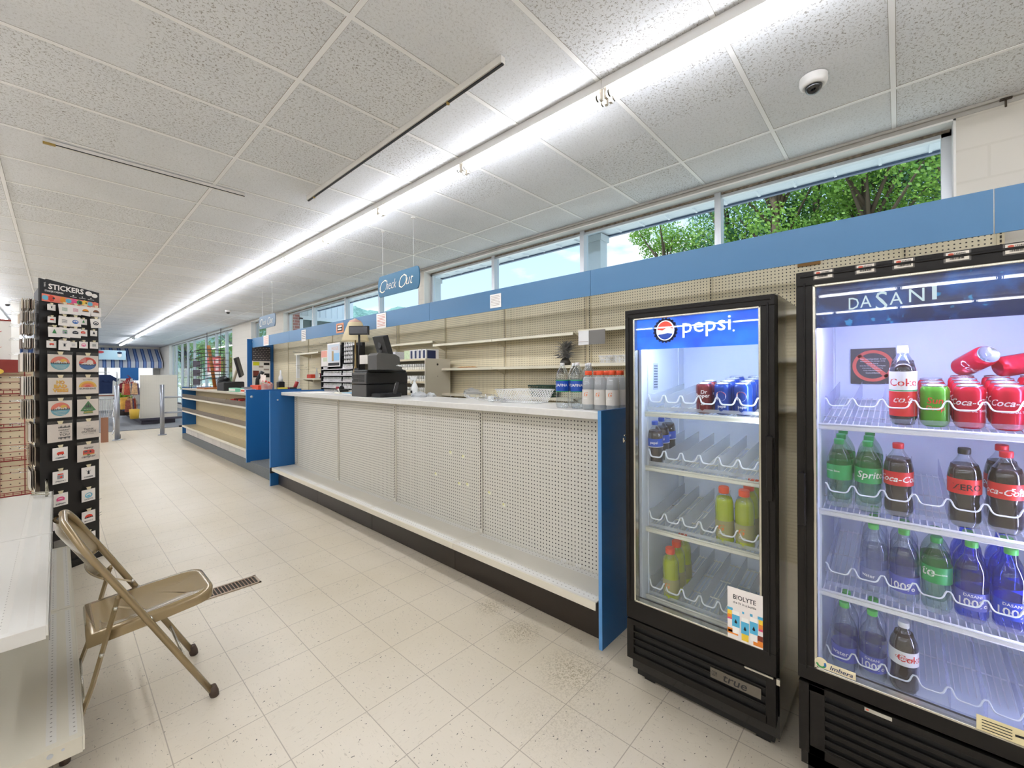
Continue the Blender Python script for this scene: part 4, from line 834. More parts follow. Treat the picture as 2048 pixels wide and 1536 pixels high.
# --- bottle organisers
def organiser(x0, x1, ys, z, h, label, r=.0035, mtr=tray, low=.4):
    t = thing('bottle_organiser', label, 'rack', (x0, (ys[0]+ys[-1])/2, z), 'plastic bottle organisers in the coolers')
    for y in ys:
        b = B(); k = 10; q_ = SLOPE*(x1-x0); pts = [(0, 0), (x1-x0, q_), (x1-x0, q_+h*.75), (.06, h*.85+SLOPE*.06), (0.012, h), (0, h*.8)]
        b.prism(pts, (x0, y-.001, z+.004), XP, ZP, -.002); b.obj('divider', mtr, t)
    for a, c in zip(ys[:-1], ys[1:]):
        b = B(); w = c-a; pts = []
        for i in range(21):
            q = i/20; yy = a+w*q; dip = 0 if abs(2*q-1) > .84 else min(1, (1-(abs(2*q-1)/.84)**6)); pts.append((x0-.006*dip, yy, z+.004+h*.9-h*low*dip))
        b.tube(pts, r, 6); b.obj('front_rail', mat('rail_white_plastic', '#eff2f2', .3), t)
    for a, c in zip(ys[:-1], ys[1:]):
        b = B(); b.box(x0, x0+.0015, a, c, z+.004, z+.012+h*.08); b.obj('front_lip', mtr, t)
    return t
L7 = [.868-.0765*k for k in range(7)]
for z, sh in ((1.276, 'top'), (1.021, 'second'), (.733, 'third'), (.414, 'bottom')): organiser(1.885, 2.33, L7, z, .075, 'white plastic bottle organiser on %s shelf of the left cooler' % sh)
R9 = [.196-.0765*k for k in range(9)]
for z, sh in ((z1, 'top'), (z2, 'second'), (z3, 'third'), (z4, 'bottom')): organiser(1.862, 2.36, R9, z, .085, 'clear plastic bottle organiser on %s shelf of the right cooler' % sh, .0025, frosted('tray_clear', '#f2f4ff', .22, .2, .4), .3)
# --- bottles on the counter end
def aqb(c, l): return bottle('water_bottle', l, 'bottle', c, 'large water bottles on the counter end', .285, .041, pet, None, .88, cwh, lblu, (.36, .62), (('AQUAFINA', .50, .07, .0, 0, 1),), waist=.96, shoulder=.68, stripes=((.36, .375, 3), (.6, .62, 3)))
wp = ['front left', 'front right', 'second row left', 'second row right', 'rear']
W0 = aqb((2.16, 1.56, CT), 'large blue-labelled water bottle on the counter, front left of its cluster')
for k, (x, y) in enumerate(((2.17, 1.455), (2.26, 1.54), (2.28, 1.44), (2.37, 1.51))): dup(W0, (x, y, CT), 'large blue-labelled water bottle on the counter, %s of its cluster' % wp[k+1])
def gtb(c, l): return bottle('sports_bottle', l, 'bottle', c, 'clear sports drink bottles on the counter end', .232, .0375, pet, whitel, .84, cor, mat('label_greyish', '#ddd8d0', .4), (.14, .52), (('G', .40, .11, .1, .2, 5), ('Zero', .30, .04, 0, 0, 1)), capr=.0215, caph=.026)
G0 = gtb((2.155, 1.365, CT), 'orange-capped clear sports drink on counter, front left beside the water bottles')
for k, (x, y, l) in enumerate(((2.155, 1.285, 'front middle'), (2.155, 1.205, 'front right at the blue end panel'), (2.24, 1.36, 'second row left'), (2.24, 1.28, 'second row middle'), (2.24, 1.205, 'second row right'), (2.33, 1.34, 'third row left'), (2.33, 1.25, 'third row right'))): dup(G0, (x, y, CT), 'orange-capped clear sports drink on counter, %s' % l)
# ================================================================ things on and behind the near counter
reg = mat('register_grey', '#55534f', .45, bump=(200, .05)); regd = mat('register_dark', '#1d1c1c', .45, bump=(200, .05)); sclr = mat('screen_black', '#0d1018', .1)
t = thing('cash_register', 'big dark grey cash register with pole display on the long counter', 'cash register', (2.3, 4.0, CT))
b = B(); b.bevbox(2.07, 2.54, 3.86, 4.17, CT+.0, CT+.125, .006); b.m(1).box(2.0685, 2.07, 3.868, 4.162, CT+.004, CT+.12); b.obj('lower_drawer', [regd, reg], t)
b = B(); b.bevbox(2.07, 2.54, 3.86, 4.17, CT+.128, CT+.245, .006); b.m(1).box(2.0685, 2.07, 3.868, 4.162, CT+.132, CT+.24)
b.m(2)
for k in range(2):
    for j in range(9): b.box(2.067, 2.0688, 3.90+k*.125, 4.015+k*.125, CT+.15+.008*j, CT+.153+.008*j)
b.m(3).disc((2.067, 4.14, CT+.175), YN, ZP, 0, 0, .008, .012, 12); b.obj('upper_drawer', [regd, reg, cks, alu], t)
b = B(); b.bevbox(2.085, 2.54, 3.88, 4.15, CT+.245, CT+.27, .008); b.obj('keyboard_base', regd, t)
b = B(); o = [(2.10, CT+.27), (2.38, CT+.27), (2.38, CT+.30), (2.31, CT+.31), (2.36, CT+.34), (2.35, CT+.40), (2.30, CT+.425), (2.12, CT+.435), (2.10, CT+.41)]
b.prism([(x, z) for x, z in o], (0, 3.885, 0), XP, ZP, -.17); b.m(1).box(2.097, 2.10, 3.89, 4.05, CT+.33, CT+.42)
b.m(2).box(2.25, 2.254, 3.8838, 3.885, CT+.30, CT+.42); b.obj('receipt_printer', [reg, pap, cks], t, bevel=.004)
b = B()
for j in range(4):
    for k in range(7): b.box(2.40+.018*k, 2.413+.018*k, 3.91+.04*j, 3.935+.04*j, CT+.27, CT+.278)
b.obj('keys', cks, t)
b = B(); b.box(2.09, 2.15, 4.06, 4.15, CT+.245, CT+.29); b.cyl((2.12, 4.10, CT+.29), .011, .36, 12); b.obj('display_pole', regd, t)
b = B(); Rp = Matrix.Rotation(radians(40), 3, 'Z'); b.box(2.10, 2.14, 4.0, 4.20, CT+.635, CT+.725, Rp); b.m(1).box(2.097, 2.10, 4.008, 4.192, CT+.645, CT+.715, Rp, (2.12, 4.10, CT+.68)); b.obj('pole_display', [regd, sclr], t)
b = B(); Rm = Matrix.Rotation(radians(-18), 3, 'Y') @ Matrix.Rotation(radians(-8), 3, 'Z')
b.box(2.29, 2.345, 3.84, 4.12, CT+.43, CT+.63, Rm, (2.32, 3.98, CT+.53)); b.cyl((2.32, 4.0, CT+.40), .03, .08, 16); b.lathe([(.05, -.02), (.05, 0), (.035, .02)], (2.30, 3.98, CT+.53), 16, axis=Matrix.Rotation(-pi/2, 3, 'Y')); b.m(1).box(2.346, 2.348, 3.88, 4.08, CT+.46, CT+.61, Rm, (2.32, 3.98, CT+.53)); b.obj('cashier_screen', [regd, sclr], t, bevel=.004)
t = thing('card_terminal', 'black card payment terminal lying in front of the cash register', 'terminal', (2.25, 3.70, CT))
b = B(); b.bevbox(2.10, 2.34, 3.66, 3.83, CT, CT+.04, .008); b.obj('terminal_base', blkm, t)
Rt = Matrix.Rotation(radians(-30), 3, 'Z') @ Matrix.Rotation(radians(15), 3, 'Y')
b = B(); b.box(2.27, 2.30, 3.63, 3.72, CT+.03, CT+.15, Rt); b.m(1).box(2.266, 2.27, 3.645, 3.705, CT+.06, CT+.135, Rt, (2.285, 3.675, CT+.09)); b.m(2).box(2.264, 2.2665, 3.652, 3.698, CT+.068, CT+.128, Rt, (2.285, 3.675, CT+.09)); b.obj('terminal_screen', [regd, silver, sclr], t)
t = thing('spray_bottle', 'white trigger spray bottle standing beside the card terminal', 'bottle', (2.45, 3.6, CT))
b = B(); b.lathe([(.036, 0), (.038, .01), (.038, .09), (.026, .12), (.014, .14), (.013, .15)], (2.45, 3.6, CT), 20, sy=.75); b.m(1).box(2.411, 2.413, 3.585, 3.615, CT+.035, CT+.06); b.obj('bottle_body', [mat('spray_white', '#eef0ef', .3), inkk], t)
b = B(); b.cyl((2.45, 3.6, CT+.15), .015, .02, 14); b.box(2.41, 2.47, 3.592, 3.608, CT+.165, CT+.195); b.box(2.40, 2.415, 3.594, 3.606, CT+.17, CT+.19); b.tube([(2.42, 3.6, CT+.168), (2.405, 3.6, CT+.145), (2.41, 3.6, CT+.125)], .005, 6); b.obj('trigger_head', MATS['spray_white'], t, bevel=.002)
def blob(cx, cy, z, rx, ry, h, seed, n=10, m=16):
    R = random.Random(seed); vs = []; fs = []
    for i in range(n+1):
        q = i/n
        for k in range(m):
            a = 2*pi*k/m; r = (1-q**2.2)**.6*(1+R.uniform(-.22, .22)); vs.append((cx+rx*r*cos(a), cy+ry*r*sin(a), z+h*q*(1+R.uniform(-.25, .25)) if i else z))
    for i in range(n):
        for k in range(m): k2 = (k+1) % m; fs.append((i*m+k, i*m+k2, (i+1)*m+k2, (i+1)*m+k))
    return vs, fs
b = B(); v_, f_ = blob(2.42, 3.47, CT, .07, .09, .05, 5); b.add(v_, f_, True); b.obj('plastic_bag', frosted('film_white', '#f4f6f8', .6, .2, .4), label='crumpled clear plastic bag at the foot of the spray bottle', cat='bag')
b = B(); v_, f_ = blob(2.50, 3.40, CT, .05, .06, .04, 6); b.add(v_, f_, True); b.obj('plastic_bag', MATS['film_white'], label='small flattened plastic bag behind the spray bottle', cat='bag')
# tape dispenser, blue pad, paper at left end
t = thing('tape_dispenser', 'dark tape dispenser on white pad at the counter end left of register', 'tape dispenser', (2.35, 4.95, CT))
b = B(); b.bevbox(2.27, 2.43, 4.88, 5.02, CT, CT+.018, .004); b.obj('note_pad', mat('pad_cream', '#ece7d6', .7), t)
b = B(); b.bevbox(2.29, 2.41, 4.92, 4.98, CT+.018, CT+.05, .008); b.lathe([(.03, -.012), (.03, .012)], (2.33, 4.95, CT+.062), 18, axis=Matrix.Rotation(pi/2, 3, 'X')); b.m(1).tube([(2.26, 4.86, CT+.02), (2.22, 4.80, CT+.06)], .007, 6).m(2).box(2.27, 2.29, 4.93, 4.97, CT+.05, CT+.085); b.obj('dispenser_body', [regd, pap, mat('dark_red', '#8d1c2c', .5)], t)
b = B(); b.box(2.25, 2.42, 4.55, 4.78, CT, CT+.012); b.m(1).box(2.25, 2.42, 4.55, 4.78, CT+.012, CT+.016); b.obj('blue_folder', [pap, mat('folder_blue', '#4aa6d8', .5)], label='light blue folder lying flat left of the cash register', cat='folder')
b = B(); b.box(2.12, 2.36, 5.25, 5.65, CT, CT+.003); b.obj('paper_sheet', pap, label='white paper sheet on the far left end of the long counter', cat='paper')
# loose peg hooks
R = random.Random(4); t = thing('peg_hook_pile', 'loose pile of chrome peg hooks on counter before the white basket', 'hooks', (2.3, 2.5, CT))
for k in range(16):
    x, y = 2.26+R.uniform(0, .12), 2.12+R.uniform(0, .55); a = R.uniform(1.1, 2.1); L = R.uniform(.10, .2); dx, dy = L*cos(a), L*sin(a); z = CT+.006+R.uniform(0, .025)
    b = B(); b.tube([(x, y, z+.02), (x, y, z), (x+dx, y+dy, z+R.uniform(0, .012)), (x+dx, y+dy, z+.03)], .0026, 5); b.obj('peg_hook', hk, t)
b = B(); b.box(2.28, 2.32, 2.33, 2.36, CT+.002, CT+.045); b.obj('hook_clip', MATS['spray_white'], t)
# white lattice basket, lying on its side
def lattice_basket(t, x0, x1, y0, y1, z0, z1, nx, nz, flare, mt, r=.0022, diag=True):
    def P(fx, fy, fz):
        e = 1-flare*(1-fz); cx, cy = (x0+x1)/2, (y0+y1)/2; return (cx+(fx-.5)*(x1-x0)*e, cy+(fy-.5)*(y1-y0)*e, z0+(z1-z0)*fz)
    for nm, f in (('front', lambda u, v: P(0, u, v)), ('back', lambda u, v: P(1, u, v)), ('end', lambda u, v: P(u, 0, v)), ('end', lambda u, v: P(u, 1, v)), ('floor', lambda u, v: P(u, v, 0))):
        b = B(); N = nx if nm in ('front', 'back') else max(3, int(nx*.5)); Mz = nz if nm != 'floor' else nx
        if diag:
            step = 1/N
            for i in range(-Mz, N+1):
                pts = []
                for s_ in (1, -1):
                    u0 = i*step if s_ == 1 else (i+Mz)*step; u1 = u0+s_*Mz*step; a, c = (u0, 0), (u1, 1)
                    t0 = max(0, (-u0)/(u1-u0) if u1 > u0 else (1-u0)/(u1-u0)) if not 0 <= u0 <= 1 else 0
                    t1 = min(1, (1-u0)/(u1-u0) if u1 > u0 else (-u0)/(u1-u0)) if not 0 <= u1 <= 1 else 1
                    if t1 > t0: b.tube([f(u0+(u1-u0)*t0, t0), f(u0+(u1-u0)*t1, t1)], r, 4, caps=False)
        else:
            for i in range(N+1): b.tube([f(i/N, 0), f(i/N, 1)], r, 4, caps=False)
            for j in range(Mz+1): b.tube([f(0, j/Mz), f(1, j/Mz)], r, 4, caps=False)
        b.obj('basket_'+nm, mt, t)
    b = B(); q = [P(0, 0, 1), P(1, 0, 1), P(1, 1, 1), P(0, 1, 1)]; b.tube(q, r*2, 6, closed=True); q = [P(0, 0, 0), P(1, 0, 0), P(1, 1, 0), P(0, 1, 0)]; b.tube(q, r*1.5, 6, closed=True); b.obj('basket_rim', mt, t)
wp_ = mat('basket_white', '#f1f1ee', .35)
t = thing('lattice_basket', 'white plastic lattice basket on counter beside the water bottles', 'basket', (2.4, 2.08, CT)); lattice_basket(t, 2.30, 2.52, 1.89, 2.30, CT+.003, CT+.10, 15, 4, .22, wp_, .0019)
t = thing('green_basket', 'dark green plastic basket on the lowest wall shelf', 'basket', (3.68, 2.9, 1.205)); lattice_basket(t, 3.60, 3.77, 2.73, 3.07, 1.207, 1.33, 14, 4, .15, mat('basket_green', '#17402f', .45), .004, False)
for k, (y0, y1) in enumerate(((2.04, 2.16), (1.90, 2.0))):
    t = thing('small_basket', 'small white slotted basket on middle wall shelf near the left cooler, %s of two' % ['left', 'right'][k], 'basket', (3.66, (y0+y1)/2, 1.56)); lattice_basket(t, 3.60, 3.74, y0, y1, 1.562, 1.63, 8, 2, .15, wp_, .003, False)
# silver tinsel bunch
t = thing('tinsel_bunch', 'bunch of silver grey tinsel standing on the middle wall shelf', 'decoration', (3.66, 2.6, 1.55)); b = B(); R = random.Random(9)
for k in range(260):
    a = R.uniform(0, 2*pi); r1 = R.uniform(.03, .15); z = R.uniform(.06, .27); c0 = Vector((3.67, 2.61, 1.55+z*.6)); c1 = Vector((3.67+min(.08, r1*cos(a)), 2.61+r1*sin(a), 1.55+z)); s_ = Vector((0, .007, .004)); m_ = (c0+c1)/2+Vector((0, 0, .03)); b.add([c0, m_-s_, c1, m_+s_], [(0, 1, 2, 3)], False)
b.obj('strands', mat('tinsel', '#a09e99', .3, .7), t, kind='stuff'); b = B(); b.lathe([(.05, 0), (.06, .03), (.035, .07)], (3.67, 2.61, 1.551), 16); b.obj('bunch_base', mat('tinsel_dark', '#4c4843', .4, .5), t)
# grey sign holder hanging from the upper shelf
t = thing('shelf_sign_holder', 'grey blank sign panel hanging from the front of the upper wall shelf', 'sign', (3.56, 2.2, 1.73))
b = B(); b.box(3.562, 3.566, 2.07, 2.25, 1.745, 1.885); b.obj('grey_panel', mat('panel_grey', '#77736d', .5), t); b = B(); b.box(3.558, 3.562, 2.25, 2.37, 1.745, 1.885); b.m(1).box(3.556, 3.5585, 2.255, 2.365, 1.775, 1.78); b.obj('clear_face', [mat('clear_face', '#e2e0dc', .15), ink], t)
b = B(); b.box(3.60, 3.70, 4.02, 4.30, 1.549, 1.557); b.m(1)
for k in range(5): b.box(3.61, 3.69, 4.04+.05*k, 4.07+.05*k, 1.557, 1.563)
b.obj('wooden_tray', [mat('tray_wood', '#9c6a3a', .5), mat('tray_wood_light', '#d6a35c', .5)], label='flat brown wooden tray on the middle wall shelf', cat='tray')
b = B(); v_, f_ = blob(3.67, 4.1, 1.206, .07, .16, .07, 8); b.add(v_, f_, True); b.obj('plastic_bag', MATS['film_white'], label='crumpled clear bag on the lowest wall shelf left end', cat='bag')
# beige end rack with white-capped bottles
t = thing('bottle_rack', 'cream metal shelf rack of small white bottles behind the cash register', 'rack', (3.5, 4.8, .155))
b = B(); b.box(3.30, 3.72, 4.60, 4.615, 0, 1.675); b.m(1).lathe([(.015, 0), (.015, .003)], (3.5, 4.60, 1.60), 14, axis=Matrix.Rotation(pi/2, 3, 'X')).lathe([(.005, 0), (.005, .003)], (3.5, 4.60, 1.44), 10, axis=Matrix.Rotation(pi/2, 3, 'X')); b.obj('side_panel', [mat('rack_cream', '#cdc6b4', .4), creamd], t)
b = B(); b.box(3.30, 3.72, 5.78, 5.795, 0, 1.675); b.obj('side_panel', MATS['rack_cream'], t); b = B(); b.box(3.70, 3.72, 4.615, 5.78, 0, 1.675); b.obj('back_panel', MATS['rack_cream'], t)
for z in (1.665, 1.52, 1.36, 1.20):
    b = B(); b.box(3.31, 3.70, 4.616, 5.779, z-.01, z); b.m(1).box(3.305, 3.311, 4.616, 5.779, z-.014, z+.012); b.obj('shelf', [MATS['rack_cream'], tan], t)
ptb = mat('tiny_bottle', '#f2ede0', .4); pcap = mat('tiny_cap', '#fbf9f4', .35)
F_ = thing('small_bottle', 'x', 'bottle', (3.33, 4.66, 1.20)); b = B(); b.lathe([(.014, 0), (.015, .004), (.015, .04), (.008, .048)], (3.33, 4.66, 1.20), 10); b.obj('bottle_body', ptb, F_); b = B(); b.lathe([(.0115, .046), (.0115, .085), (.009, .088)], (3.33, 4.66, 1.20), 10); b.obj('cap', pcap, F_)
first = True
for zi, z in enumerate((1.20, 1.36, 1.52)):
    for k in range(26):
        y = 4.65+.042*k; lb = 'small white-capped bottle lined up on %s shelf of the cream rack' % ['the lowest visible', 'the middle', 'the top'][zi]; g = 'small bottles on %s shelf of the cream rack' % ['the lowest visible', 'the middle', 'the top'][zi]
        if first: F_.location = (3.33, y, z); F_['label'] = lb; F_['group'] = g; first = False
        else: dup(F_, (3.33, y, z), lb, g)
bw = mat('box_white_print', '#ece9e4', .6); bn = mat('navy_spine', '#1f2c56', .5)
for k in range(4):
    y = 4.64+.098*k; b = B(); b.box(3.34, 3.55, y, y+.085, 1.666, 1.805); b.m(1).box(3.337, 3.3405, y+.02, y+.062, 1.685, 1.79); b.box(3.36, 3.50, y-.001, y, 1.68, 1.79) if k == 0 else None
    b.obj('product_box', [bw, bn], label='white box with navy panel on cream rack top, %s from right of four' % ORD[k], cat='box', group='white boxes with navy panels')
grn_ = mat('box_green_print', '#cfe0b8', .6, var=(60, .15)); gpr = mat('box_grey_print', '#dcdadc', .6, var=(50, .12))
for k, (y0, y1, m_, l) in enumerate(((5.04, 5.17, grn_, 'pale green carton on the cream rack beside the navy boxes'), (5.40, 5.56, gpr, 'white printed carton on the cream rack top, middle'), (5.57, 5.75, gpr, 'white printed carton with pink corner at the left end of the rack top'))):
    b = B(); b.box(3.35, 3.5, y0, y1, 1.666, 1.80); b.obj('carton', m_, label=l, cat='box')
# table lamp behind the register
t = thing('table_lamp', 'table lamp with cream tapered shade behind the cash register pole', 'lamp', (3.0, 5.92, 1.0)); shd = frosted('lamp_shade', '#f1e3bf', .92, .7, .5)
b = B(); b.lathe([(.09, 0), (.09, .02), (.03, .05), (.045, .15), (.05, .3), (.03, .45), (.012, .55), (.01, .95)], (3.0, 5.92, 1.06), 20); b.obj('lamp_base', mat('lamp_brass', '#8f7a52', .35, .6), t)
b = B(); b.lathe([(.195, 1.965), (.175, 2.03), (.10, 2.235), (.095, 2.24)], (3.0, 5.92, 0), 32, cap0=False, cap1=False); b.obj('lamp_shade', shd, t); b = B(); b.lathe([(.095, 2.24), (.08, 2.265), (.03, 2.285), (.012, 2.30)], (3.0, 5.92, 0), 24, cap0=False); b.obj('finial', mat('pink_cap', '#d9b3a0', .6), t)
b = B(); b.box(2.8, 3.2, 5.75, 6.1, .155, 1.06); b.obj('side_cabinet', MATS['rack_cream'], label='plain cabinet behind the counter carrying the table lamp', cat='cabinet')
# black cosmetics rack with posters
t = thing('cosmetics_rack', 'black tiered rack of white nail polish bottles with a poster behind the counter', 'rack', (3.45, 7.4, .155))
b = B(); b.box(3.55, 3.60, 6.76, 8.02, .155, 2.03); b.obj('rack_back', blkm, t)
b = B(); b.box(3.38, 3.55, 8.0, 8.02, .155, 1.93); b.obj('rack_side', blkm, t); b = B(); b.box(3.38, 3.55, 6.74, 6.76, .155, 1.97); b.obj('rack_side', blkm, t); b = B(); b.box(3.40, 3.55, 7.20, 7.22, .155, 2.04); b.obj('rack_side', blkm, t)
tiers = [(1.575, 'fifth'), (1.46, 'fourth'), (1.35, 'third'), (1.24, 'second'), (1.13, 'lowest')]
for z, nm in tiers:
    b = B(); b.box(3.38, 3.56, 6.76, 8.0, z-.012, z); b.m(1).box(3.376, 3.38, 6.78, 7.98, z-.008, z+.006); b.obj('tier_shelf', [blkm, MATS['clear_face']], t)
for z in (1.68, 1.75, 1.82, 1.89, 1.96):
    b = B(); b.box(3.40, 3.56, 6.76, 7.18, z-.008, z); b.obj('tier_shelf', blkm, t)
b = B(); b.box(3.372, 3.377, 7.215, 7.72, 1.62, 2.045); b.m(1).box(3.370, 3.3725, 7.235, 7.70, 1.70, 2.02).m(2).box(3.368, 3.3705, 7.235, 7.45, 1.73, 1.86).m(3).box(3.3675, 3.3695, 7.46, 7.53, 1.72, 1.90).m(4).box(3.368, 3.370, 7.24, 7.68, 1.64, 1.69); b.m(5); text(b, 'HUGE', (3.367, 7.40, 1.945), YN, ZP, w=.26, h=.06)
b.obj('rack_poster', [pap, mat('poster_haze', '#cdd6de', .5), mat('poster_sky', '#8fc0e0', .5), mat('poster_gold', '#b79a6a', .5), regd, mat('poster_peach', '#e4b69a', .5)], t)
b = B(); b.box(3.372, 3.377, 7.73, 7.99, 1.63, 1.93); b.m(1).box(3.370, 3.3725, 7.74, 7.98, 1.80, 1.92).m(2).box(3.370, 3.3725, 7.74, 7.90, 1.72, 1.79); b.obj('rack_poster', [pap, mat('poster_coral', '#eba28c', .5), mat('poster_leaf', '#cfd6b8', .5)], t)
pol = mat('polish_glass', '#e3dede', .3, var=(30, .15)); F2 = thing('polish_bottle', 'x', 'bottle', (3.40, 7.0, 1.13)); b = B(); b.lathe([(.015, 0), (.016, .004), (.016, .04), (.009, .047)], (3.40, 7.0, 1.13), 8); b.obj('bottle_body', pol, F2); b = B(); b.lathe([(.0095, .046), (.0095, .075), (.007, .08)], (3.40, 7.0, 1.13), 8); b.obj('cap', pcap, F2)
first = True
for z, nm in tiers:
    for k in range(24):
        y = 6.80+.049*k
        if nm == 'fifth' and 7.2 < y < 7.74: continue
        if abs(y-7.21) < .03: continue
        lb = 'white-capped polish bottle on the %s tier of the black rack' % nm; g = 'polish bottles, %s tier of the black rack' % nm
        if first: F2.location = (3.40, y, z); F2['label'] = lb; F2['group'] = g; first = False
        else: dup(F2, (3.40, y, z), lb, g)
for z in (1.68, 1.75, 1.82, 1.89, 1.96):
    for k in range(6): dup(F2, (3.42, 6.80+.065*k, z), 'polish bottle on the short upper tiers at the right of the black rack', 'polish bottles on the short upper tiers of the black rack')
# odds and ends by the slat wall behind the far checkout
b = B(); b.lathe([(.03, 0), (.03, .1), (.012, .13), (.01, .2)], (3.5, 8.5, 1.41), 12); b.obj('soap_bottle', MATS['film_white'], label='clear pump bottle on the lower far wall shelf', cat='bottle')
b = B(); b.bevbox(3.48, 3.6, 8.75, 8.95, 1.41, 1.49, .01); b.obj('red_box', mat('box_red', '#d2452f', .5), label='small red box on the lower far wall shelf', cat='box')
b = B(); b.lathe([(.04, 0), (.045, .09), (.045, .1)], (3.5, 8.27, 1.41), 14); b.m(1).box(3.452, 3.457, 8.25, 8.29, 1.43, 1.49); b.obj('dark_red_mug', [mat('mug_red', '#7c1f2c', .3), pap], label='dark red mug at the right end of the far wall shelf', cat='mug')
b = B(); b.box(3.70, 3.76, 10.05, 10.10, 1.2, 1.95); b.obj('white_tube', MATS['spray_white'], label='tall white tube leaning on the slat wall behind the far checkout', cat='tube')
# ================================================================ things on the far checkout unit
wood = mat('display_wood', '#a8682f', .5, var=(6, .15)); orn = mat('orange_box', '#e4502c', .5)
t = thing('eyewear_stand', 'wooden post display stand with dark arms on the far checkout counter', 'display stand', (2.0, 10.4, CM))
b = B(); b.box(2.0, 2.40, 10.2, 10.9, CM, CM+.03); b.obj('stand_base', wood, t)
b = B(); b.tube([(2.24, 10.5, CM+.03), (2.13, 10.5, 2.10)], .032, 8); b.obj('post', wood, t)
dk_ = mat('arm_dark', '#2c2826', .5)
for k in range(9):
    z = 1.42+.075*k; x = 2.24-.13*(z-1.2); b = B(); pts = [(x+.36*cos(a), 10.5+.3*sin(a), z+.02*cos(a*2)) for a in [radians(100+(-160)*j/9) for j in range(10)]]; pts = [(x-.22, 10.5, z-.03), (x, 10.47, z), (x+.22, 10.45, z-.005)] if k % 2 else [(x-.24, 10.55, z-.05), (x-.1, 10.47, z), (x+.25, 10.4, z-.02)]
    b.tube(pts, .009, 6); b.obj('display_arm', dk_, t)
b = B()
for y in (10.35, 10.7):
    for x in (2.36, 2.46): b.tube([(x, y, CM), (x, y, 1.95)], .005, 5)
for z in (1.35, 1.5, 1.65, 1.8, 1.95): b.tube([(2.36, 10.35, z), (2.46, 10.35, z), (2.46, 10.7, z), (2.36, 10.7, z)], .004, 5, closed=True)
b.obj('wire_side_rack', dk_, t)
t = thing('wire_display', 'thin black wire display rack with dark cards at the far end of counter', 'display rack', (2.1, 11.6, CM))
b = B()
for x in (2.02, 2.2):
    for y in (11.5, 11.75): b.tube([(x, y, CM), (x, y, 2.0)], .005, 5)
for z in (1.25, 1.45, 1.65, 1.85, 2.0): b.tube([(2.02, 11.5, z), (2.2, 11.5, z), (2.2, 11.75, z), (2.02, 11.75, z)], .005, 5, closed=True)
b.obj('wire_frame', dk_, t)
for k, z in enumerate((1.27, 1.47, 1.67)): b = B(); b.box(2.04, 2.18, 11.49, 11.5, z, z+.14); b.obj('hanging_card', mat('dark_card', '#5d5a66', .6), t)
t = thing('computer_monitor', 'black computer monitor seen from its side above the far checkout', 'monitor', (2.2, 8.8, CM))
b = B(); Rm = Matrix.Rotation(radians(-14), 3, 'Y') @ Matrix.Rotation(radians(-20), 3, 'Z'); b.box(2.22, 2.26, 8.55, 9.05, 1.45, 1.80, Rm); b.obj('screen', blkm, t, bevel=.006)
b = B(); b.tube([(2.16, 8.85, 1.35), (2.22, 8.82, 1.60)], .022, 8); b.obj('monitor_arm', mat('beige_plastic', '#c8bda5', .5), t)
b = B(); b.bevbox(1.98, 2.30, 8.7, 9.15, CM, CM+.16, .01); b.obj('till_box', regd, t)
b = B(); v_, f_ = blob(2.05, 9.0, CM+.161, .10, .15, .10, 12); b.add(v_, f_, True); b.obj('black_bag', blkm, label='small black bag on top of the far till box', cat='bag')
t = thing('far_card_reader', 'dark curved card reader on stalk by the far blue end panel', 'terminal', (2.45, 8.6, CM)); b = B(); b.tube([(2.45, 8.5, CM), (2.45, 8.5, CM+.2), (2.52, 8.45, CM+.34)], [.04, .03, .035], 10); b.obj('reader_body', blkm, t)
def cbox(x0, x1, y0, y1, h, m_, label, m2=None, tilt=0):
    b = B(); b.bevbox(x0, x1, y0, y1, CM, CM+h, .004)
    if m2: b.m(1).box(x0-.001, x0, y0+.02, y1-.02, CM+h*.2, CM+h*.8)
    b.obj('candy_box', [m_, m2 or pap], label=label, cat='box')
cbox(1.99, 2.11, 8.02, 8.42, .06, mat('mint_box', '#7fc8a8', .5), 'flat mint green box on the front edge of far counter', pap)
cbox(2.12, 2.25, 7.9, 8.2, .075, mat('grey_print_box', '#6b6a70', .5), 'grey printed box beside the mint green box')
cbox(2.02, 2.18, 7.62, 7.86, .05, pap, 'white open box near the far end panel', orn)
cbox(2.2, 2.4, 7.6, 8.0, .11, orn, 'orange box behind the white box on far counter')
cbox(2.0, 2.12, 7.44, 7.58, .05, mat('navy_box', '#2b3a7c', .5), 'small navy box at the near corner of far counter', pap)
b = B(); b.prism([(-.10, 0), (.10, 0), (.14, .16), (-.14, .18)], (2.32, 7.75, CM+.11), YN, ZP, -.002); b.m(1).prism([(-.10, 0), (.10, 0), (.12, .06), (-.12, .05)], (2.318, 7.75, CM+.11), YN, ZP, -.001); b.obj('green_leaflet', [pap, mat('leaf_print', '#4fa763', .5)], label='white and green leaflet propped on the orange box', cat='leaflet')
t = thing('candy_tub', 'clear tub of orange and white wrapped candies on the far counter corner', 'tub', (2.3, 7.42, CM)); R = random.Random(2)
b = B(); b.lathe([(.075, 0), (.09, .14)], (2.28, 7.44, CM), 16, cap1=False); b.obj('tub', frosted('tub_clear', '#f4f4f2', .3, .2, .3), t)
b = B(); 
for k in range(60):
    a, r_q, z = R.uniform(0, 6.28), R.uniform(.01, .075), R.uniform(.01, .17); c = (2.28+r_q*cos(a), 7.44+r_q*sin(a), CM+z); b.m(k % 3).box(c[0]-.013, c[0]+.013, c[1]-.013, c[1]+.013, c[2]-.006, c[2]+.012, Matrix.Rotation(a, 3, 'X') @ Matrix.Rotation(a*2, 3, 'Z'))
b.obj('wrapped_candies', [orn, pap, mat('candy_red', '#d9383a', .4)], t, kind='stuff')
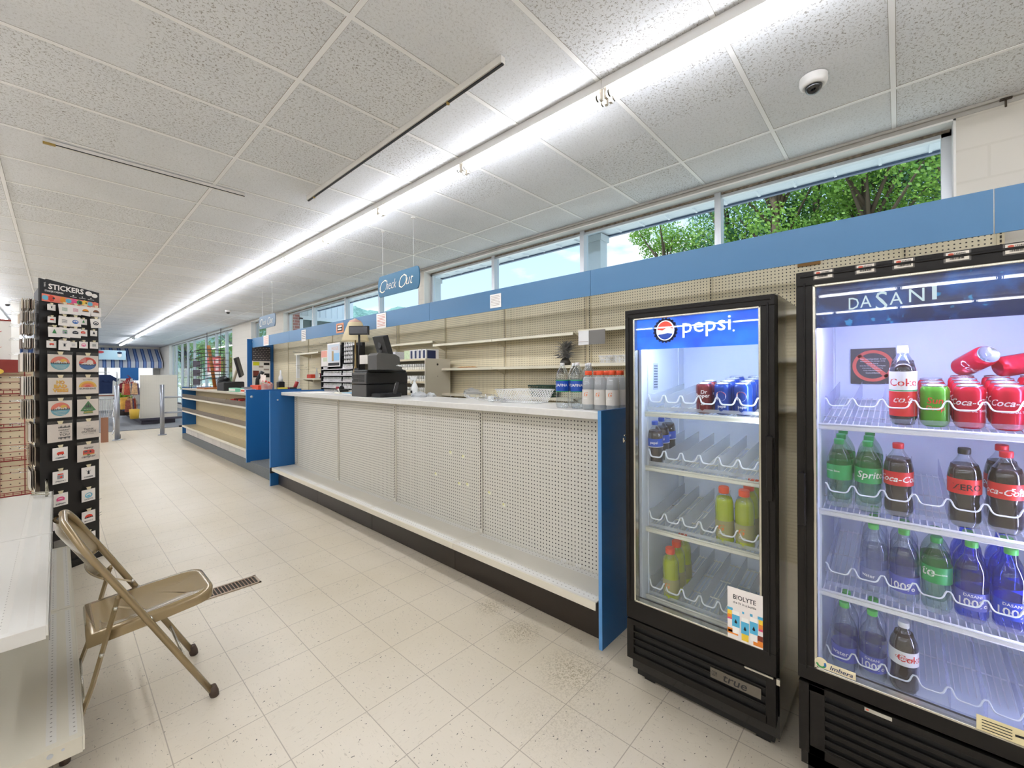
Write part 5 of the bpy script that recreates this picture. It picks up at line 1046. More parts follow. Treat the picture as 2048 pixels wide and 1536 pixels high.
cbox(2.42, 2.56, 7.35, 7.42, .07, mat('yellow_box', '#ecd447', .5), 'narrow yellow box beside the candy tub', inkk)
b = B(); b.box(2.50, 2.74, 7.33, 7.62, CM, CM+.012); b.obj('paper_stack', pap, label='white paper stack under the red scanner', cat='paper')
t = thing('label_scanner', 'red and dark handheld scanner resting on white papers behind blue panel', 'scanner', (2.62, 7.45, CM+.012)); b = B(); b.bevbox(2.54, 2.72, 7.38, 7.5, CM+.012, CM+.07, .015); b.m(1).box(2.538, 2.60, 7.376, 7.40, CM+.03, CM+.065); b.tube([(2.7, 7.44, CM+.05), (2.74, 7.44, CM+.16)], .03, 8); b.obj('scanner_body', [regd, mat('scanner_red', '#a92b2b', .4)], t)
t = thing('white_dispenser', 'white and black upright dispenser behind the scanner', 'dispenser', (2.68, 8.1, CM)); b = B(); b.bevbox(2.64, 2.74, 8.0, 8.12, CM, CM+.16, .01); b.obj('dispenser_base', blkm, t); b = B(); b.lathe([(.035, .16), (.035, .24), (.015, .28), (.012, .36)], (2.69, 8.06, CM), 12); b.obj('dispenser_top', MATS['spray_white'], t)
# red packets on the upper shelf of the far unit
R = random.Random(6)
for k in range(7):
    y = 7.38+.14*k; b = B(); rt = Matrix.Rotation(radians(R.uniform(-35, 35)), 3, 'Z') @ Matrix.Rotation(radians(R.uniform(-20, 20)), 3, 'X'); b.box(2.0, 2.14, y, y+.11, 1.03, 1.075, rt)
    b.obj('snack_packet', [mat('packet_red', '#cf2b22', .4), mat('packet_dark', '#4a2a1c', .5), mat('packet_crimson', '#a01d2a', .4)][k % 3], label='%s packet from the right, heaped on the top shelf of the far checkout unit' % ORD[k], cat='packet', group='packets heaped on the far checkout unit')
for k in range(2):
    y = 8.5+.5*k; b = B(); b.tube([(2.06, y-.2, 1.0), (2.14, y+.22, 1.03)], .012, 6); b.obj('wooden_stick', mat('stick_tan', '#cfa56a', .6), label=['right', 'left'][k]+' wooden stick lying on the top shelf of the far unit', cat='stick')
# end panel: spool rack and leaflet poster
t = thing('spool_rack', 'dark rack of small round spools on the far blue end panel', 'rack', (3.5, 11.78, 1.85)); b = B(); b.box(3.30, 3.70, 11.80, 11.855, 1.85, 2.20); b.obj('rack_tray', mat('rack_char', '#3a3638', .6), t)
b = B()
for j in range(7):
    for k in range(11):
        b.m((j+k) % 2).lathe([(.013, 0), (.013, .02)], (3.325+.035*k, 11.80, 1.88+.047*j), 8, axis=Matrix.Rotation(pi/2, 3, 'X'))
b.obj('spools', [mat('spool_grey', '#a39a92', .6), mat('spool_dark', '#6a6068', .6)], t, kind='stuff')
b = B(); b.box(3.30, 3.71, 11.845, 11.852, 1.23, 1.845); X = 11.843
for m_, x0, x1, z0, z1 in ((1, .02, .16, .50, .59), (2, .02, .15, .24, .37), (3, .02, .15, .20, .24), (3, .26, .39, .51, .57), (3, .27, .39, .20, .30), (4, .15, .25, .45, .49), (4, .26, .38, .38, .42), (3, .16, .19, .18, .22)): b.m(m_).box(3.30+x0, 3.30+x1, X-.001, X+.001, 1.23+z0, 1.23+z1)
b.obj('leaflet_poster', [pap, mat('neon_yellow', '#e5e12c', .5), mat('maroon_print', '#7a3326', .5), regd, ink], label='white leaflet sheet with yellow corner on the far blue end panel', cat='poster')
# sale banner in the tall window
t = thing('window_banner', 'red and white banner hanging in the tall far window', 'banner', (3.8, 18.0, 1.48)); b = B(); b.box(3.80, 3.81, 17.06, 18.93, 1.62, 2.17); b.m(1).box(3.80, 3.81, 17.06, 18.93, 1.45, 1.62); b.m(1); [b.box(3.797, 3.80, 17.35+.22*k, 17.35+.22*k+.13, zz, zz+.14) for zz in (1.93, 1.68) for k in range(6) if k != 2]; b.obj('banner_sheet', [mat('banner_red', '#c9514c', .6), mat('banner_white', '#eceae6', .6)], t)
b = B(); b.tube([(3.80, 17.06, 2.17), (3.80, 17.0, CZ)], .01, 4); b.obj('hanging_cord', regd, t); b = B(); b.tube([(3.80, 18.93, 2.17), (3.80, 18.95, CZ)], .01, 4); b.obj('hanging_cord', regd, t)
# posts with rails
def post(x, y, label, rails):
    t = thing('guard_post', label, 'post', (x, y, 0)); b = B(); b.cyl((x, y, 0), .045, 1.26, 16); b.lathe([(.09, 0), (.09, .012), (.05, .02)], (x, y, 0), 16); b.obj('post', mat('galvanised', '#a7abb3', .3, .8), t)
    for z in rails: b = B(); b.tube([(x, y, z), (x+.95, y+.02, z)], .02, 8); b.obj('rail', MATS['galvanised'], t)
post(.942, 13.28, 'free standing galvanised steel post beside the shopping cart', ())
post(1.79, 13.6, 'galvanised steel guard post with two rails left of the far checkout', (.94, .55))
# far pegboard gondola end with goods
t = thing('gondola_end', 'cream pegboard gondola end standing on the grey carpet', 'shelving', (2.15, 17, 0)); 
b = B(); b.box(1.705, 2.60, 16.9, 16.93, .2, 1.52); b.obj('end_panel', pegmat('peg_far', '#e2ddd0', '#b9b2a0', 'xz'), t)
b = B(); b.box(1.74, 2.55, 16.93, 21, .02, .2); b.box(1.70, 2.75, 16.8, 16.93, .14, .2); b.obj('dark_base', mat('base_charcoal', '#4d4a55', .6), t)
b = B(); b.box(2.12, 2.18, 16.93, 21, .2, 1.52); b.box(1.6, 2.12, 16.95, 21, .2, .23); b.obj('back_panel', peg1, t)
R = random.Random(8); gcol = [mat('bag_%d' % i, c, .8, var=(25, .35)) for i, c in enumerate(('#8a4a3c', '#c8a27a', '#6b5a78', '#b5533c', '#d7cdb8', '#4a5a80', '#a0402f'))]
for k in range(16):
    y = 16.7+.12*(k % 8); x = 1.42+.05*(k % 5); z0 = .45+.48*(k//8)+R.uniform(-.04, .04); b = B(); w_ = .05
    b.add([(x-.07, y, z0), (x+.07, y, z0), (x+.05, y, z0+.34), (x-.05, y, z0+.34), (x-.07, y+w_, z0), (x+.07, y+w_, z0), (x+.05, y+w_, z0+.34), (x-.05, y+w_, z0+.34)], [(0, 1, 2, 3), (7, 6, 5, 4), (0, 4, 5, 1), (1, 5, 6, 2), (2, 6, 7, 3), (3, 7, 4, 0)], False)
    b.tube([(x-.03, y+.02, z0+.34), (x, y+.02, z0+.45), (x+.03, y+.02, z0+.34)], .006, 4); b.obj('striped_bag', gcol[k % 7], label='striped fabric tote bag hanging in the %s tier beside the gondola end' % ['lower', 'upper'][k//8], cat='bag', group='striped bags, %s tier' % ['lower', 'upper'][k//8])
b = B(); b.lathe([(.10, 0), (.12, .28)], (1.55, 16.6, .23), 14); b.obj('yellow_bucket', mat('bucket_yellow', '#d9b13c', .5), label='small yellow bucket under the striped bags', cat='bucket')
b = B(); b.box(1.28, 1.45, 16.9, 17.1, .50, .85); b.obj('yellow_sack', mat('sack_yellow', '#d8a94a', .7, var=(9, .2)), label='yellow paper sack left of the striped bags', cat='sack')
t = thing('poinsettia', 'potted plant with dark red and green leaves left of the gondola end', 'plant', (1.45, 18, .23)); R = random.Random(5)
for nm, c, zz, rr_ in (('red_leaves', '#8c1f2f', 1.15, .12), ('green_leaves', '#7fae2f', .85, .13)):
    b = B()
    for k in range(70):
        p = Vector((1.45+R.gauss(0, rr_*.6), 18+R.gauss(0, rr_*.6), zz+R.gauss(0, .09))); n1 = Vector((R.gauss(0, 1), R.gauss(0, 1), R.gauss(0, 1))).normalized(); u_ = n1.orthogonal()*.08; v_ = n1.cross(u_)*.5; b.add([p-u_, p+v_, p+u_, p-v_], [(0, 1, 2, 3)], False)
    b.obj(nm, mat(nm, c, .6), t, kind='stuff')
b = B(); b.lathe([(.12, 0), (.17, .35)], (1.45, 18, .25), 14); b.obj('pot', mat('pot_dark', '#3d332c', .6), t)
# shirt rail
t = thing('clothes_rail', 'chrome clothes rail near the striped awning', 'rack', (1.0, 19, 0)); b = B(); b.tube([(.2, 19, 0), (.2, 19, 1.62), (1.35, 19, 1.62), (1.35, 19, 0)], .018, 8); b.obj('rail_frame', hk, t)
for k in range(5):
    x = .55+.13*k; b = B(); y = 19; b.prism([(-.17, 0), (.17, 0), (.18, .45), (.29, .36), (.33, .46), (.12, .62), (-.12, .62), (-.33, .46), (-.29, .36), (-.18, .45)], (x, y-.03+.02*k, .92), XP, ZP, .05); b.obj('t_shirt', mat('navy_cloth', '#22335a', .9), label='navy t-shirt on the clothes rail, %s from left' % ORD[k], cat='shirt', group='navy t-shirts on the rail')
b = B(); b.box(1.0, 2.2, 24, 24.5, .1, 1.4); b.obj('white_shelf_unit', MATS['wall_cream'], label='low white shelf unit before the far wall', cat='shelving')
b = B(); b.box(2.05, 2.7, 27.2, 27.3, 1.3, 1.92); b.obj('blue_display_board', blue, label='blue display board under the striped awning', cat='board')
wn_ = mat('far_window_glow', '#f4f7fa', .5, emis=.9)
for i in range(3):
    t = thing('window_%d' % (5+i), None, None, (3.05-.95*i, 29.95, .9), kind='structure'); b = B(); x0 = 2.7-.95*i; b.box(x0, x0+.85, 29.97, 29.99, .9, 1.98); b.obj('daylit_pane', wn_, t); b = B(); b.box(x0-.04, x0, 29.94, 29.99, .86, 2.02); b.box(x0+.85, x0+.89, 29.94, 29.99, .86, 2.02); b.box(x0, x0+.85, 29.94, 29.99, 1.40, 1.43); b.obj('window_frame', wht, t)
# structural columns left
for i, (x, y, l) in enumerate(((-.60, 14, 'white square ceiling column seen left of the sticker stand'), (-.9, 20.5, 'second white ceiling column farther back, left of the sticker stand'))): b = B(); b.box(x-.06, x+.06, y-.06, y+.06, 0, CZ); b.obj('ceiling_column', wht, label=l, cat='column')
# shopping cart
t = thing('shopping_cart', 'wire shopping cart standing behind the sticker stand', 'cart', (.8, 13.9, 0)); 
def P4(x, y, z): return (x, y, z)
b = B(); x0, x1, y0, y1 = .38, .92, 13.6, 14.35
def bk(fx, fy, fz): s_ = .72+.28*fz; return (.72+(fx-.5)*.54*s_, 13.95+(fy-.5)*.8*s_, .50+.42*fz)
for i in range(13):
    q = i/12
    for fy in (0, 1): b.tube([bk(q, fy, 0), bk(q, fy, 1)], .003, 4, caps=False)
    for fx in (0, 1): b.tube([bk(fx, q, 0), bk(fx, q, 1)], .003, 4, caps=False)
    b.tube([bk(q, 0, 0), bk(q, 1, 0)], .003, 4, caps=False)
for z in (0, .25, .5, .75): b.tube([bk(0, 0, z), bk(1, 0, z), bk(1, 1, z), bk(0, 1, z)], .003, 4, closed=True)
b.tube([bk(0, 0, 1), bk(1, 0, 1), bk(1, 1, 1), bk(0, 1, 1)], .009, 6, closed=True); b.obj('basket', hk, t)
b = B(); b.tube([(.47, 14.4, .98), (.49, 14.35, .5), (.52, 13.6, .22), (.57, 13.5, .12)], .012, 6).tube([(.97, 14.4, .98), (.95, 14.35, .5), (.92, 13.6, .22), (.87, 13.5, .12)], .012, 6).tube([(.49, 14.35, .12), (.49, 14.35, .5)], .012, 6).tube([(.95, 14.35, .12), (.95, 14.35, .5)], .012, 6); b.obj('frame', hk, t)
b = B(); b.tube([(.43, 14.42, 1.0), (1.01, 14.42, 1.0)], .016, 8); b.obj('handle', mat('handle_brown', '#8a5a44', .5), t)
for x in (.56, 1.0):
    for y in (13.5, 14.3): b = B(); b.lathe([(.055, -.012), (.055, .012)], (x, y, .057), 16, axis=Matrix.Rotation(pi/2, 3, 'Y')); b.m(1).lathe([(.02, -.014), (.02, .014)], (x, y, .057), 10, axis=Matrix.Rotation(pi/2, 3, 'Y')); b.obj('wheel', [blkm, alu], t)
b = B(); b.box(.66, .78, 13.02, 13.12, .0, .55); b.obj('cardboard_roll', mat('cardboard_tan', '#9d7058', .8), label='brown cardboard piece standing at the cart front', cat='cardboard')
# ================================================================ left side: sticker stand
E_ = Vector((.819, .574, 0)); N_ = Vector((.574, -.819, 0)); L0 = Vector((-.084, 4.54, 0)); WD = .383
def FP(s, z, d=0): return L0+E_*s+N_*d+Vector((0, 0, z))
cardw = mat('card_white', '#f3ebe3', .45); clipm = mat('clip_beige', '#eadcb8', .4); bagm = frosted('clear_bag', '#efe9e2', .12, .15, .2)
ART = [cardw]+[mat('art_'+n_, c, .5) for n_, c in (('coral', '#f4846c'), ('orange', '#f29a2e'), ('yellow', '#f6c84a'), ('teal', '#6fb9cf'), ('blue', '#2f6fb8'), ('ink', '#23262e'), ('green', '#3c8a4c'), ('red', '#e2452f'), ('pink', '#e8588c'), ('grey', '#9a9a9e'), ('brown', '#8b5a3a'))]
stand_black = mat('stand_black', '#1a1614', .5)
t = thing('sticker_stand', 'tall black square display stand with stickers headline facing the aisle', 'display stand', (0.13, 4.80, 0))
APX = WD*.866
b = B(); q = [FP(0, 0), FP(WD, 0), FP(WD/2, 0, -APX)]
b.add([p+Vector((0, 0, .05)) for p in q]+[p+Vector((0, 0, 2.10)) for p in q], [(2, 1, 0), (3, 4, 5), (0, 1, 4, 3), (1, 2, 5, 4), (2, 0, 3, 5)], False); b.obj('column', stand_black, t)
b = B(); q = [FP(-.025, 0, .02), FP(WD+.025, 0, .02), FP(WD/2, 0, -APX-.03)]
b.add(q+[p+Vector((0, 0, .05)) for p in q], [(2, 1, 0), (3, 4, 5), (0, 1, 4, 3), (1, 2, 5, 4), (2, 0, 3, 5)], False); b.obj('base', mat('stand_base_black', '#0f0d0c', .4), t)
b = B(); b.prism([(-.002, 2.0), (WD+.002, 2.0), (WD+.002, 2.128), (.04, 2.165), (.04, 2.158), (-.002, 2.162)], FP(0, 0, .006), E_, ZP, .012)
b.m(1).prism([(.01, 2.0), (WD-.005, 2.0), (WD-.005, 2.045), (.01, 2.055)], FP(0, 0, .0075), E_, ZP, 0)
for k, c in enumerate((4, 8, 1, 2, 4, 9, 7, 3, 4, 1)): b.m(c).disc(FP(0, 0, .0085), E_, ZP, .03+.036*k, 2.027, .021, .018+.006*(k % 2), 7)
b.m(6).disc(FP(0, 0, .0095), E_, ZP, .08, 2.03, .008, .008, 8).disc(FP(0, 0, .0095), E_, ZP, .25, 2.026, .01, .01, 8).disc(FP(0, 0, .0095), E_, ZP, .29, 2.03, .006, .006, 8); b.obj('header_board', [stand_black]+ART[1:], t)
b = B(); text(b, 'STICKERS', FP(.162, 2.114, .0075), E_, ZP, w=.225, h=.040, off=.03); text(b, 'STICKER CABANA', FP(.085, 2.078, .0075), E_, ZP, w=.115, h=.013, off=.015); text(b, 'VINYL', FP(.028, 2.123, .0075), ZP, -E_, w=.034, h=.010, off=.01)
b.disc(FP(0, 0, .0075), E_, ZP, .310, 2.108, .024, .018, 20).disc(FP(0, 0, .008), E_, ZP, .350, 2.098, .022, .016, 20)
for sx_ in (.205, .265, .325): b.disc(FP(0, 0, .0075), E_, ZP, sx_, 2.073, .005, .004, 6); b.prism([(-.022, -.002), (.022, -.002), (.022, .001), (-.022, .001)], FP(sx_, 2.063, .0075), E_, ZP, 0)
b.obj('header_lettering', cardw, t, kind='stuff')
def art(b, k, s, z, w, h, d):
    o = FP(s, z, d); u = min(w, h)/2
    def D(m_, x, y, rx, ry, n=18, a0=0, a1=2*pi, dd=0): b.m(m_).disc(o+N_*dd, E_, ZP, x, y, rx, ry, n, 0, a0, a1)
    def Pm(m_, pts, dd=0): b.m(m_).prism(pts, o+N_*dd, E_, ZP, 0)
    def T(m_, tx, x, y, ww, hh, sh=0): b.m(m_); text(b, tx, o+E_*x+Vector((0, 0, y))+N_*.0004, E_, ZP, w=ww, h=hh, shear=sh, off=.015)
    if k == 'sunset':
        D(1, 0, 0, .060, .050, 24, 0, pi); D(4, 0, 0, .060, .050, 24, pi, 2*pi); D(3, .02, .014, .022, .018, 14, dd=.0003); Pm(0, [(-.04, 0), (-.012, .022), (.012, .006), (.03, .015), (.048, 0)], .0005)
        for j in range(11): Pm(6, [(-.058+.0108*j, -.006), (-.053+.0108*j, .012 if j % 2 else .007), (-.047+.0108*j, -.006)], .0007)
        for j in range(3): Pm(0, [(-.04+.008*j, -.018-.01*j), (.04-.006*j, -.018-.01*j), (.04-.006*j, -.020-.01*j), (-.04+.008*j, -.020-.01*j)], .0007)
    elif k == 'peak':
        D(8, 0, 0, .060, .050, 24, 0, pi); D(5, 0, 0, .060, .046, 24, pi, 2*pi); D(0, .015, .010, .024, .022, 16, dd=.0003)
        for j in range(3): Pm(0, [(-.055, .018+.009*j), (-.012, .018+.009*j), (-.012, .021+.009*j), (-.052, .021+.009*j)], .0004)
        Pm(0, [(-.05, -.005), (-.02, .012), (-.005, .006), (.012, .02), (.03, .006), (.05, -.005)], .0005); Pm(6, [(-.058, -.012)]+[(-.058+.0097*j, -.003 if j % 2 else -.009) for j in range(13)]+[(.058, -.012)], .0007)
    elif k == 'vibes':
        for dd, m_, dx in ((0, 8, .002), (.0006, 3, 0)):
            for tx, y, ww in (('NO', .030, .05), ('BAD', 0, .08), ('VIBES', -.030, .10)): b.m(m_); text(b, tx, o+E_*dx+Vector((0, 0, y-dx))+N_*dd, E_, ZP, w=ww, h=.026, off=.05)
    elif k == 'sunshine':
        for j, m_ in enumerate((3, 2, 1, 8)): D(m_, 0, -.012, .062-.014*j, .048-.011*j, 20, 0, pi, .0002*j)
        T(6, 'SUNSHINE', 0, -.024, .115, .013); T(6, 'YOU ARE MY', 0, .045, .07, .007)
    elif k == 'tent': Pm(7, [(-.055, -.025), (0, .052), (.055, -.025), (.03, -.028), (.034, -.048), (-.034, -.048), (-.03, -.028)]); Pm(6, [(-.02, 0), (-.014, .03), (-.008, 0), (0, .036), (.008, 0), (.014, .03), (.02, 0)], .0004); T(3, 'within', 0, -.034, .06, .016); T(0, 'its all here', 0, -.014, .06, .007)
    elif k == 'forest':
        for yy, sg in ((.036, 1), (-.036, -1)):
            for j in range(9): Pm(6, [(-.012+.0085*j, yy), (-.008+.0085*j, yy+sg*.012*(1+(j % 3)*.3)), (-.004+.0085*j, yy)])
            Pm(6, [(-.012, yy-.002), (.065, yy-.002), (.065, yy+.002), (-.012, yy+.002)])
        T(6, 'FOREST', .026, .018, .07, .010); T(6, 'BE WITH', .026, .002, .055, .008); T(6, 'YOU', .026, -.016, .065, .018)
    elif k == 'think': T(6, 'THINK', .003, .005, .07, .014); T(6, 'OUTSIDE', .003, -.015, .10, .016); T(6, 'no box required', .003, -.032, .07, .006); Pm(10, [(-.02, .025), (-.01, .036), (0, .028), (.01, .036), (.02, .025), (.01, .034), (0, .026), (-.01, .034)])
    elif k == 'camper': Pm(8, [(-.038, -.012), (-.038, .016), (-.03, .022), (.03, .022), (.042, .012), (.042, -.012)]); Pm(3, [(-.038, -.012), (.042, -.012), (.042, -.018), (-.038, -.018)]); Pm(6, [(-.03, .004), (-.008, .004), (-.008, .016), (-.03, .016)], .0003); D(7, 0, -.018, .012, .006, 10, dd=.0004); D(6, .014, .006, .007, .008, 8, dd=.0003); T(6, 'happy', .002, .038, .07, .018, .4); T(6, 'camper', .002, -.035, .10, .016, .4)
    elif k.startswith('tag'):
        _, col, code, shape = k.split('|'); c = int(col); q = w/.094
        if shape == 'dome': D(c, 0, .004*q, .026*q, .018*q, 16, 0, pi); Pm(c, [(-.026*q, .005*q), (.026*q, .005*q), (.024*q, -.008*q), (-.024*q, -.008*q)]); Pm(0, [(-.015*q, .006*q), (.015*q, .006*q), (.015*q, .010*q), (-.015*q, .010*q)], .0003)
        elif shape == 'van': Pm(c, [(-.022*q, -.006*q), (-.022*q, .008*q), (-.012*q, .014*q), (.02*q, .014*q), (.024*q, -.006*q)]); D(6, -.012*q, -.008*q, .004*q, .004*q, 8, dd=.0003); D(6, .012*q, -.008*q, .004*q, .004*q, 8, dd=.0003)
        elif shape == 'jar': Pm(c, [(-.018*q, .018*q), (.018*q, .018*q), (.018*q, .026*q), (-.018*q, .026*q)]); Pm(10, [(-.020*q, -.012*q), (.020*q, -.012*q), (.020*q, .016*q), (-.020*q, .016*q)]); D(c, .004*q, .0, .008*q, .008*q, 8, dd=.0003)
        elif shape == 'deer': Pm(c, [(-.008*q, -.010*q), (.008*q, -.010*q), (.006*q, .008*q), (.02*q, .024*q), (.004*q, .012*q), (0, .024*q), (-.004*q, .012*q), (-.02*q, .024*q), (-.006*q, .008*q)])
        elif shape == 'tree': Pm(c, [(-.018*q, -.012*q), (.018*q, -.012*q), (0, .024*q)]); Pm(c, [(-.014*q, .0), (.014*q, .0), (0, .030*q)], .0002)
        elif shape == 'hill': D(c, 0, -.002*q, .028*q, .022*q, 16, 0, pi); Pm(6, [(-.03*q, -.008*q)]+[(-.03*q+.006*q*j, .002*q if j % 2 else -.004*q) for j in range(11)]+[(.03*q, -.008*q)], .0003)
        elif shape == 'oval': D(c, 0, 0, .026*q, .020*q, 18); D(0, 0, .002*q, .018*q, .012*q, 12, dd=.0002); D(c, 0, -.002*q, .012*q, .006*q, 10, dd=.0003)
        elif shape == 'lines':
            for j in range(4): Pm(c, [(-.022*q, .014*q-.009*j*q), (.022*q, .014*q-.009*j*q), (.022*q, .011*q-.009*j*q), (-.022*q, .011*q-.009*j*q)])
        if code: T(6, code, 0, -.030*q, .06*q, .010*q)
def card(s, z, w, h, k, label, big=0, d=.02, rot=0, group='stickers on the black stand front'):
    t = thing('sticker_card', label, 'sticker', FP(s, z-h/2, d), group)
    c, sn = cos(rot), sin(rot); b = B(); o = [(x*c-y*sn, x*sn+y*c) for x, y in ((-w/2, -h/2), (w/2, -h/2), (w/2, h/2), (-w/2, h/2))]
    b.prism(o, FP(s, z, d), E_, ZP, .002); art(b, k, s, z, w, h, d+.001); b.obj('card', ART, t)
    if big: b = B(); b.prism([(-w/2-.005, -h/2-.004), (w/2+.005, -h/2-.004), (w/2+.005, h/2+.024), (-w/2-.005, h/2+.024)], FP(s, z, d+.003), E_, ZP, 0); b.obj('clear_bag', bagm, t)
    ck = .7+.3*big if big else min(1, w/.094)*.9; b = B(); b.prism([(-.011*ck, h/2-.001), (.011*ck, h/2-.001), (.019*ck, h/2+.022*ck), (-.019*ck, h/2+.022*ck)], FP(s, z, d+.004), E_, ZP, .002); b.tube([FP(s, z+h/2+.014*ck, 0), FP(s, z+h/2+.014*ck, d+.012)], .0025, 5); b.obj('hang_clip', clipm, t); return t
bigs = [('sunset', .110, 1.553, .150, .128, 'large round pastel lake sunset sticker at upper left of the four big rows'), ('peak', .290, 1.553, .150, .128, 'large round red sunset sticker with white mountain over blue lake'), ('vibes', .110, 1.382, .150, .124, 'large sticker with three lines of orange bubble lettering'), ('sunshine', .290, 1.382, .152, .128, 'large half-sun sticker in orange rings with black word below'), ('sunset', .110, 1.21, .146, .126, 'large round pastel lake sunset sticker directly below the orange bubble lettering'), ('tent', .292, 1.21, .146, .13, 'large green tent-shaped forest sticker'), ('forest', .107, 1.035, .152, .132, 'large black tree-line lettering sticker left of the think outside one'), ('think', .292, 1.035, .152, .132, 'large black lettered sticker about thinking outside'), ('camper', .292, .856, .150, .130, 'large red camper sticker with black script')]
for k, s, z, w, h, l in bigs: card(s, z, w, h, k, l, 1)
tags = [(.108, .880, 'tag|8|CMP001|van', 'small tag with red camper, left column, highest code tag'), (.108, .705, 'tag|8|PBJ001|jar', 'small tag with red-lidded jar, left column'), (.108, .538, 'tag|9|EXP004|dome', 'small tag with pink badge, left column'), (.108, .368, 'tag|1|MNT035|hill', 'small tag with orange and blue hill badge beside the chair back'), (.292, .696, 'tag|6|DEE006|deer', 'small tag with black deer head, right column'), (.292, .520, 'tag|4|ODE774|oval', 'small tag with teal oval badge, right column'), (.292, .350, 'tag|8|MNT017|hill', 'small tag with red hill badge, right column'), (.292, .180, 'tag|10||lines', 'lowest small tag, right column, half hidden by the chair')]
for s, z, k, l in tags: card(s, z, .094, .092, k, l, 0)
b = B(); b.prism([(-.05, 0), (.05, 0), (.05, .075), (-.05, .075)], FP(.108, .17, .03), E_, ZP, .001); b.obj('empty_holder', frosted('holder_clear', '#d8d4cc', .35, .2, .3), label='empty clear sticker holder at the bottom left of the black stand', cat='holder')
R = random.Random(11); cols_ = (.056, .122, .192, .258, .332); zz = (1.965, 1.875, 1.79, 1.695)
dsg = [['s|6|deer', 'b|7|lines', 'b|9|lines', 'b|2|hill', 'b|11|hill'], ['s|8|van', 'b|6|lines', 'b|5|oval', 's|7|tree', 'b|6|oval'], ['b|7|tree', 'b|7|jar', 'b|6|dome', 'm|8|dome', 's|6|tree'], ['m|8|van', 'b|6|deer', 's|10|lines', 'm|9|oval', 'm|6|lines']]
cn = {'6': 'black', '7': 'green', '8': 'red', '9': 'pink', '2': 'orange', '5': 'blue', '11': 'brown', '10': 'grey'}; cl_ = ['first', 'second', 'third', 'fourth', 'fifth']; rw_ = ['top', 'second', 'third', 'lowest']
for j in range(4):
    for i in range(5):
        ty, c, sh = dsg[j][i].split('|'); w, h = {'s': (.048, .044), 'm': (.058, .052), 'b': (.072, .072)}[ty]
        card(cols_[i], zz[j]+(i-2)*.003-(.006 if ty == 'b' else 0), w, h, 'tag|%s||%s' % (c, sh), 'small %s sticker in the %s small-card row, %s from left' % (cn[c], rw_[j], cl_[i]), 0, .022+.006*R.random()+(.02 if ty == 'b' else 0), R.uniform(-.12, .12) if ty == 'b' else 0, 'small stickers in four rows under the header')
# packs on the two sides
edge_m = [mat('pack_%d' % i, c, .5) for i, c in enumerate(('#e9e0d2', '#b9a890', '#6e5b4c', '#d8cfc2', '#8f8577'))]
def pack(side, back, z, w, h, n, label):
    al = (E_*.5-N_*.866) if side < 0 else (-E_*.5-N_*.866); dirv = Vector((-al.y, al.x, 0)) if side < 0 else Vector((al.y, -al.x, 0)); c0 = (L0 if side < 0 else L0+E_*WD)+al*back
    t = thing('sticker_pack', label, 'sticker pack', c0+dirv*.03+Vector((0, 0, z)), 'sticker packs hanging on the stand sides'); b = B(); Rr = random.Random(int(z*1000)+int(back*100))
    for k in range(n):
        d = .02+.011*k; p = c0+dirv*d+Vector((0, 0, z)); tw = Rr.uniform(-.006, .006); b.m(Rr.randrange(5)); u_ = al*(w/2)
        b.add([p-u_, p+u_+dirv*tw, p+u_+dirv*tw+Vector((0, 0, h)), p-u_+Vector((0, 0, h)), p-u_+dirv*.004, p+u_+dirv*(tw+.004), p+u_+dirv*(tw+.004)+Vector((0, 0, h)), p-u_+dirv*.004+Vector((0, 0, h))], [(0, 1, 2, 3), (7, 6, 5, 4), (0, 4, 5, 1), (1, 5, 6, 2), (2, 6, 7, 3), (3, 7, 4, 0)], False)
    b.obj('cards', edge_m, t); b = B(); b.tube([c0+Vector((0, 0, z+h-.01)), c0+dirv*.13+Vector((0, 0, z+h-.005))], .002, 5); b.obj('peg', hk, t)
for j, z in enumerate((1.94, 1.85, 1.76, 1.66)):
    for m_, bk_ in enumerate((.05, .16, .28)): pack(-1, bk_, z, .07, .07, 6, 'small sticker pack on left side of the stand, %s row, %s from front' % (rw_[j], ORD[m_]))
    if j != 3: pack(1, .10, z-.02, .07, .075, 5, 'small sticker pack on right side of the stand, %s row' % rw_[j])
for j, z in enumerate((1.49, 1.32, 1.15, .98, .81, .64)):
    for m_, bk_ in enumerate((.09, .27)): pack(-1, bk_, z, .15, .135, 6 if j < 3 else 3, 'large sticker pack on left side of the stand, %s row down, %s' % (ORD[j], ['front', 'rear'][m_]))
pack(1, .12, .70, .12, .13, 3, 'grey sticker pack on right side of the stand at mid height')
for z in (.44, .33, .31): b = B(); p = L0+E_*(WD-.012)-N_*.03; b.tube([p+Vector((0, 0, z)), p+E_*.05+Vector((0, 0, z+.015))], .002, 5); b.obj('peg', hk, t)
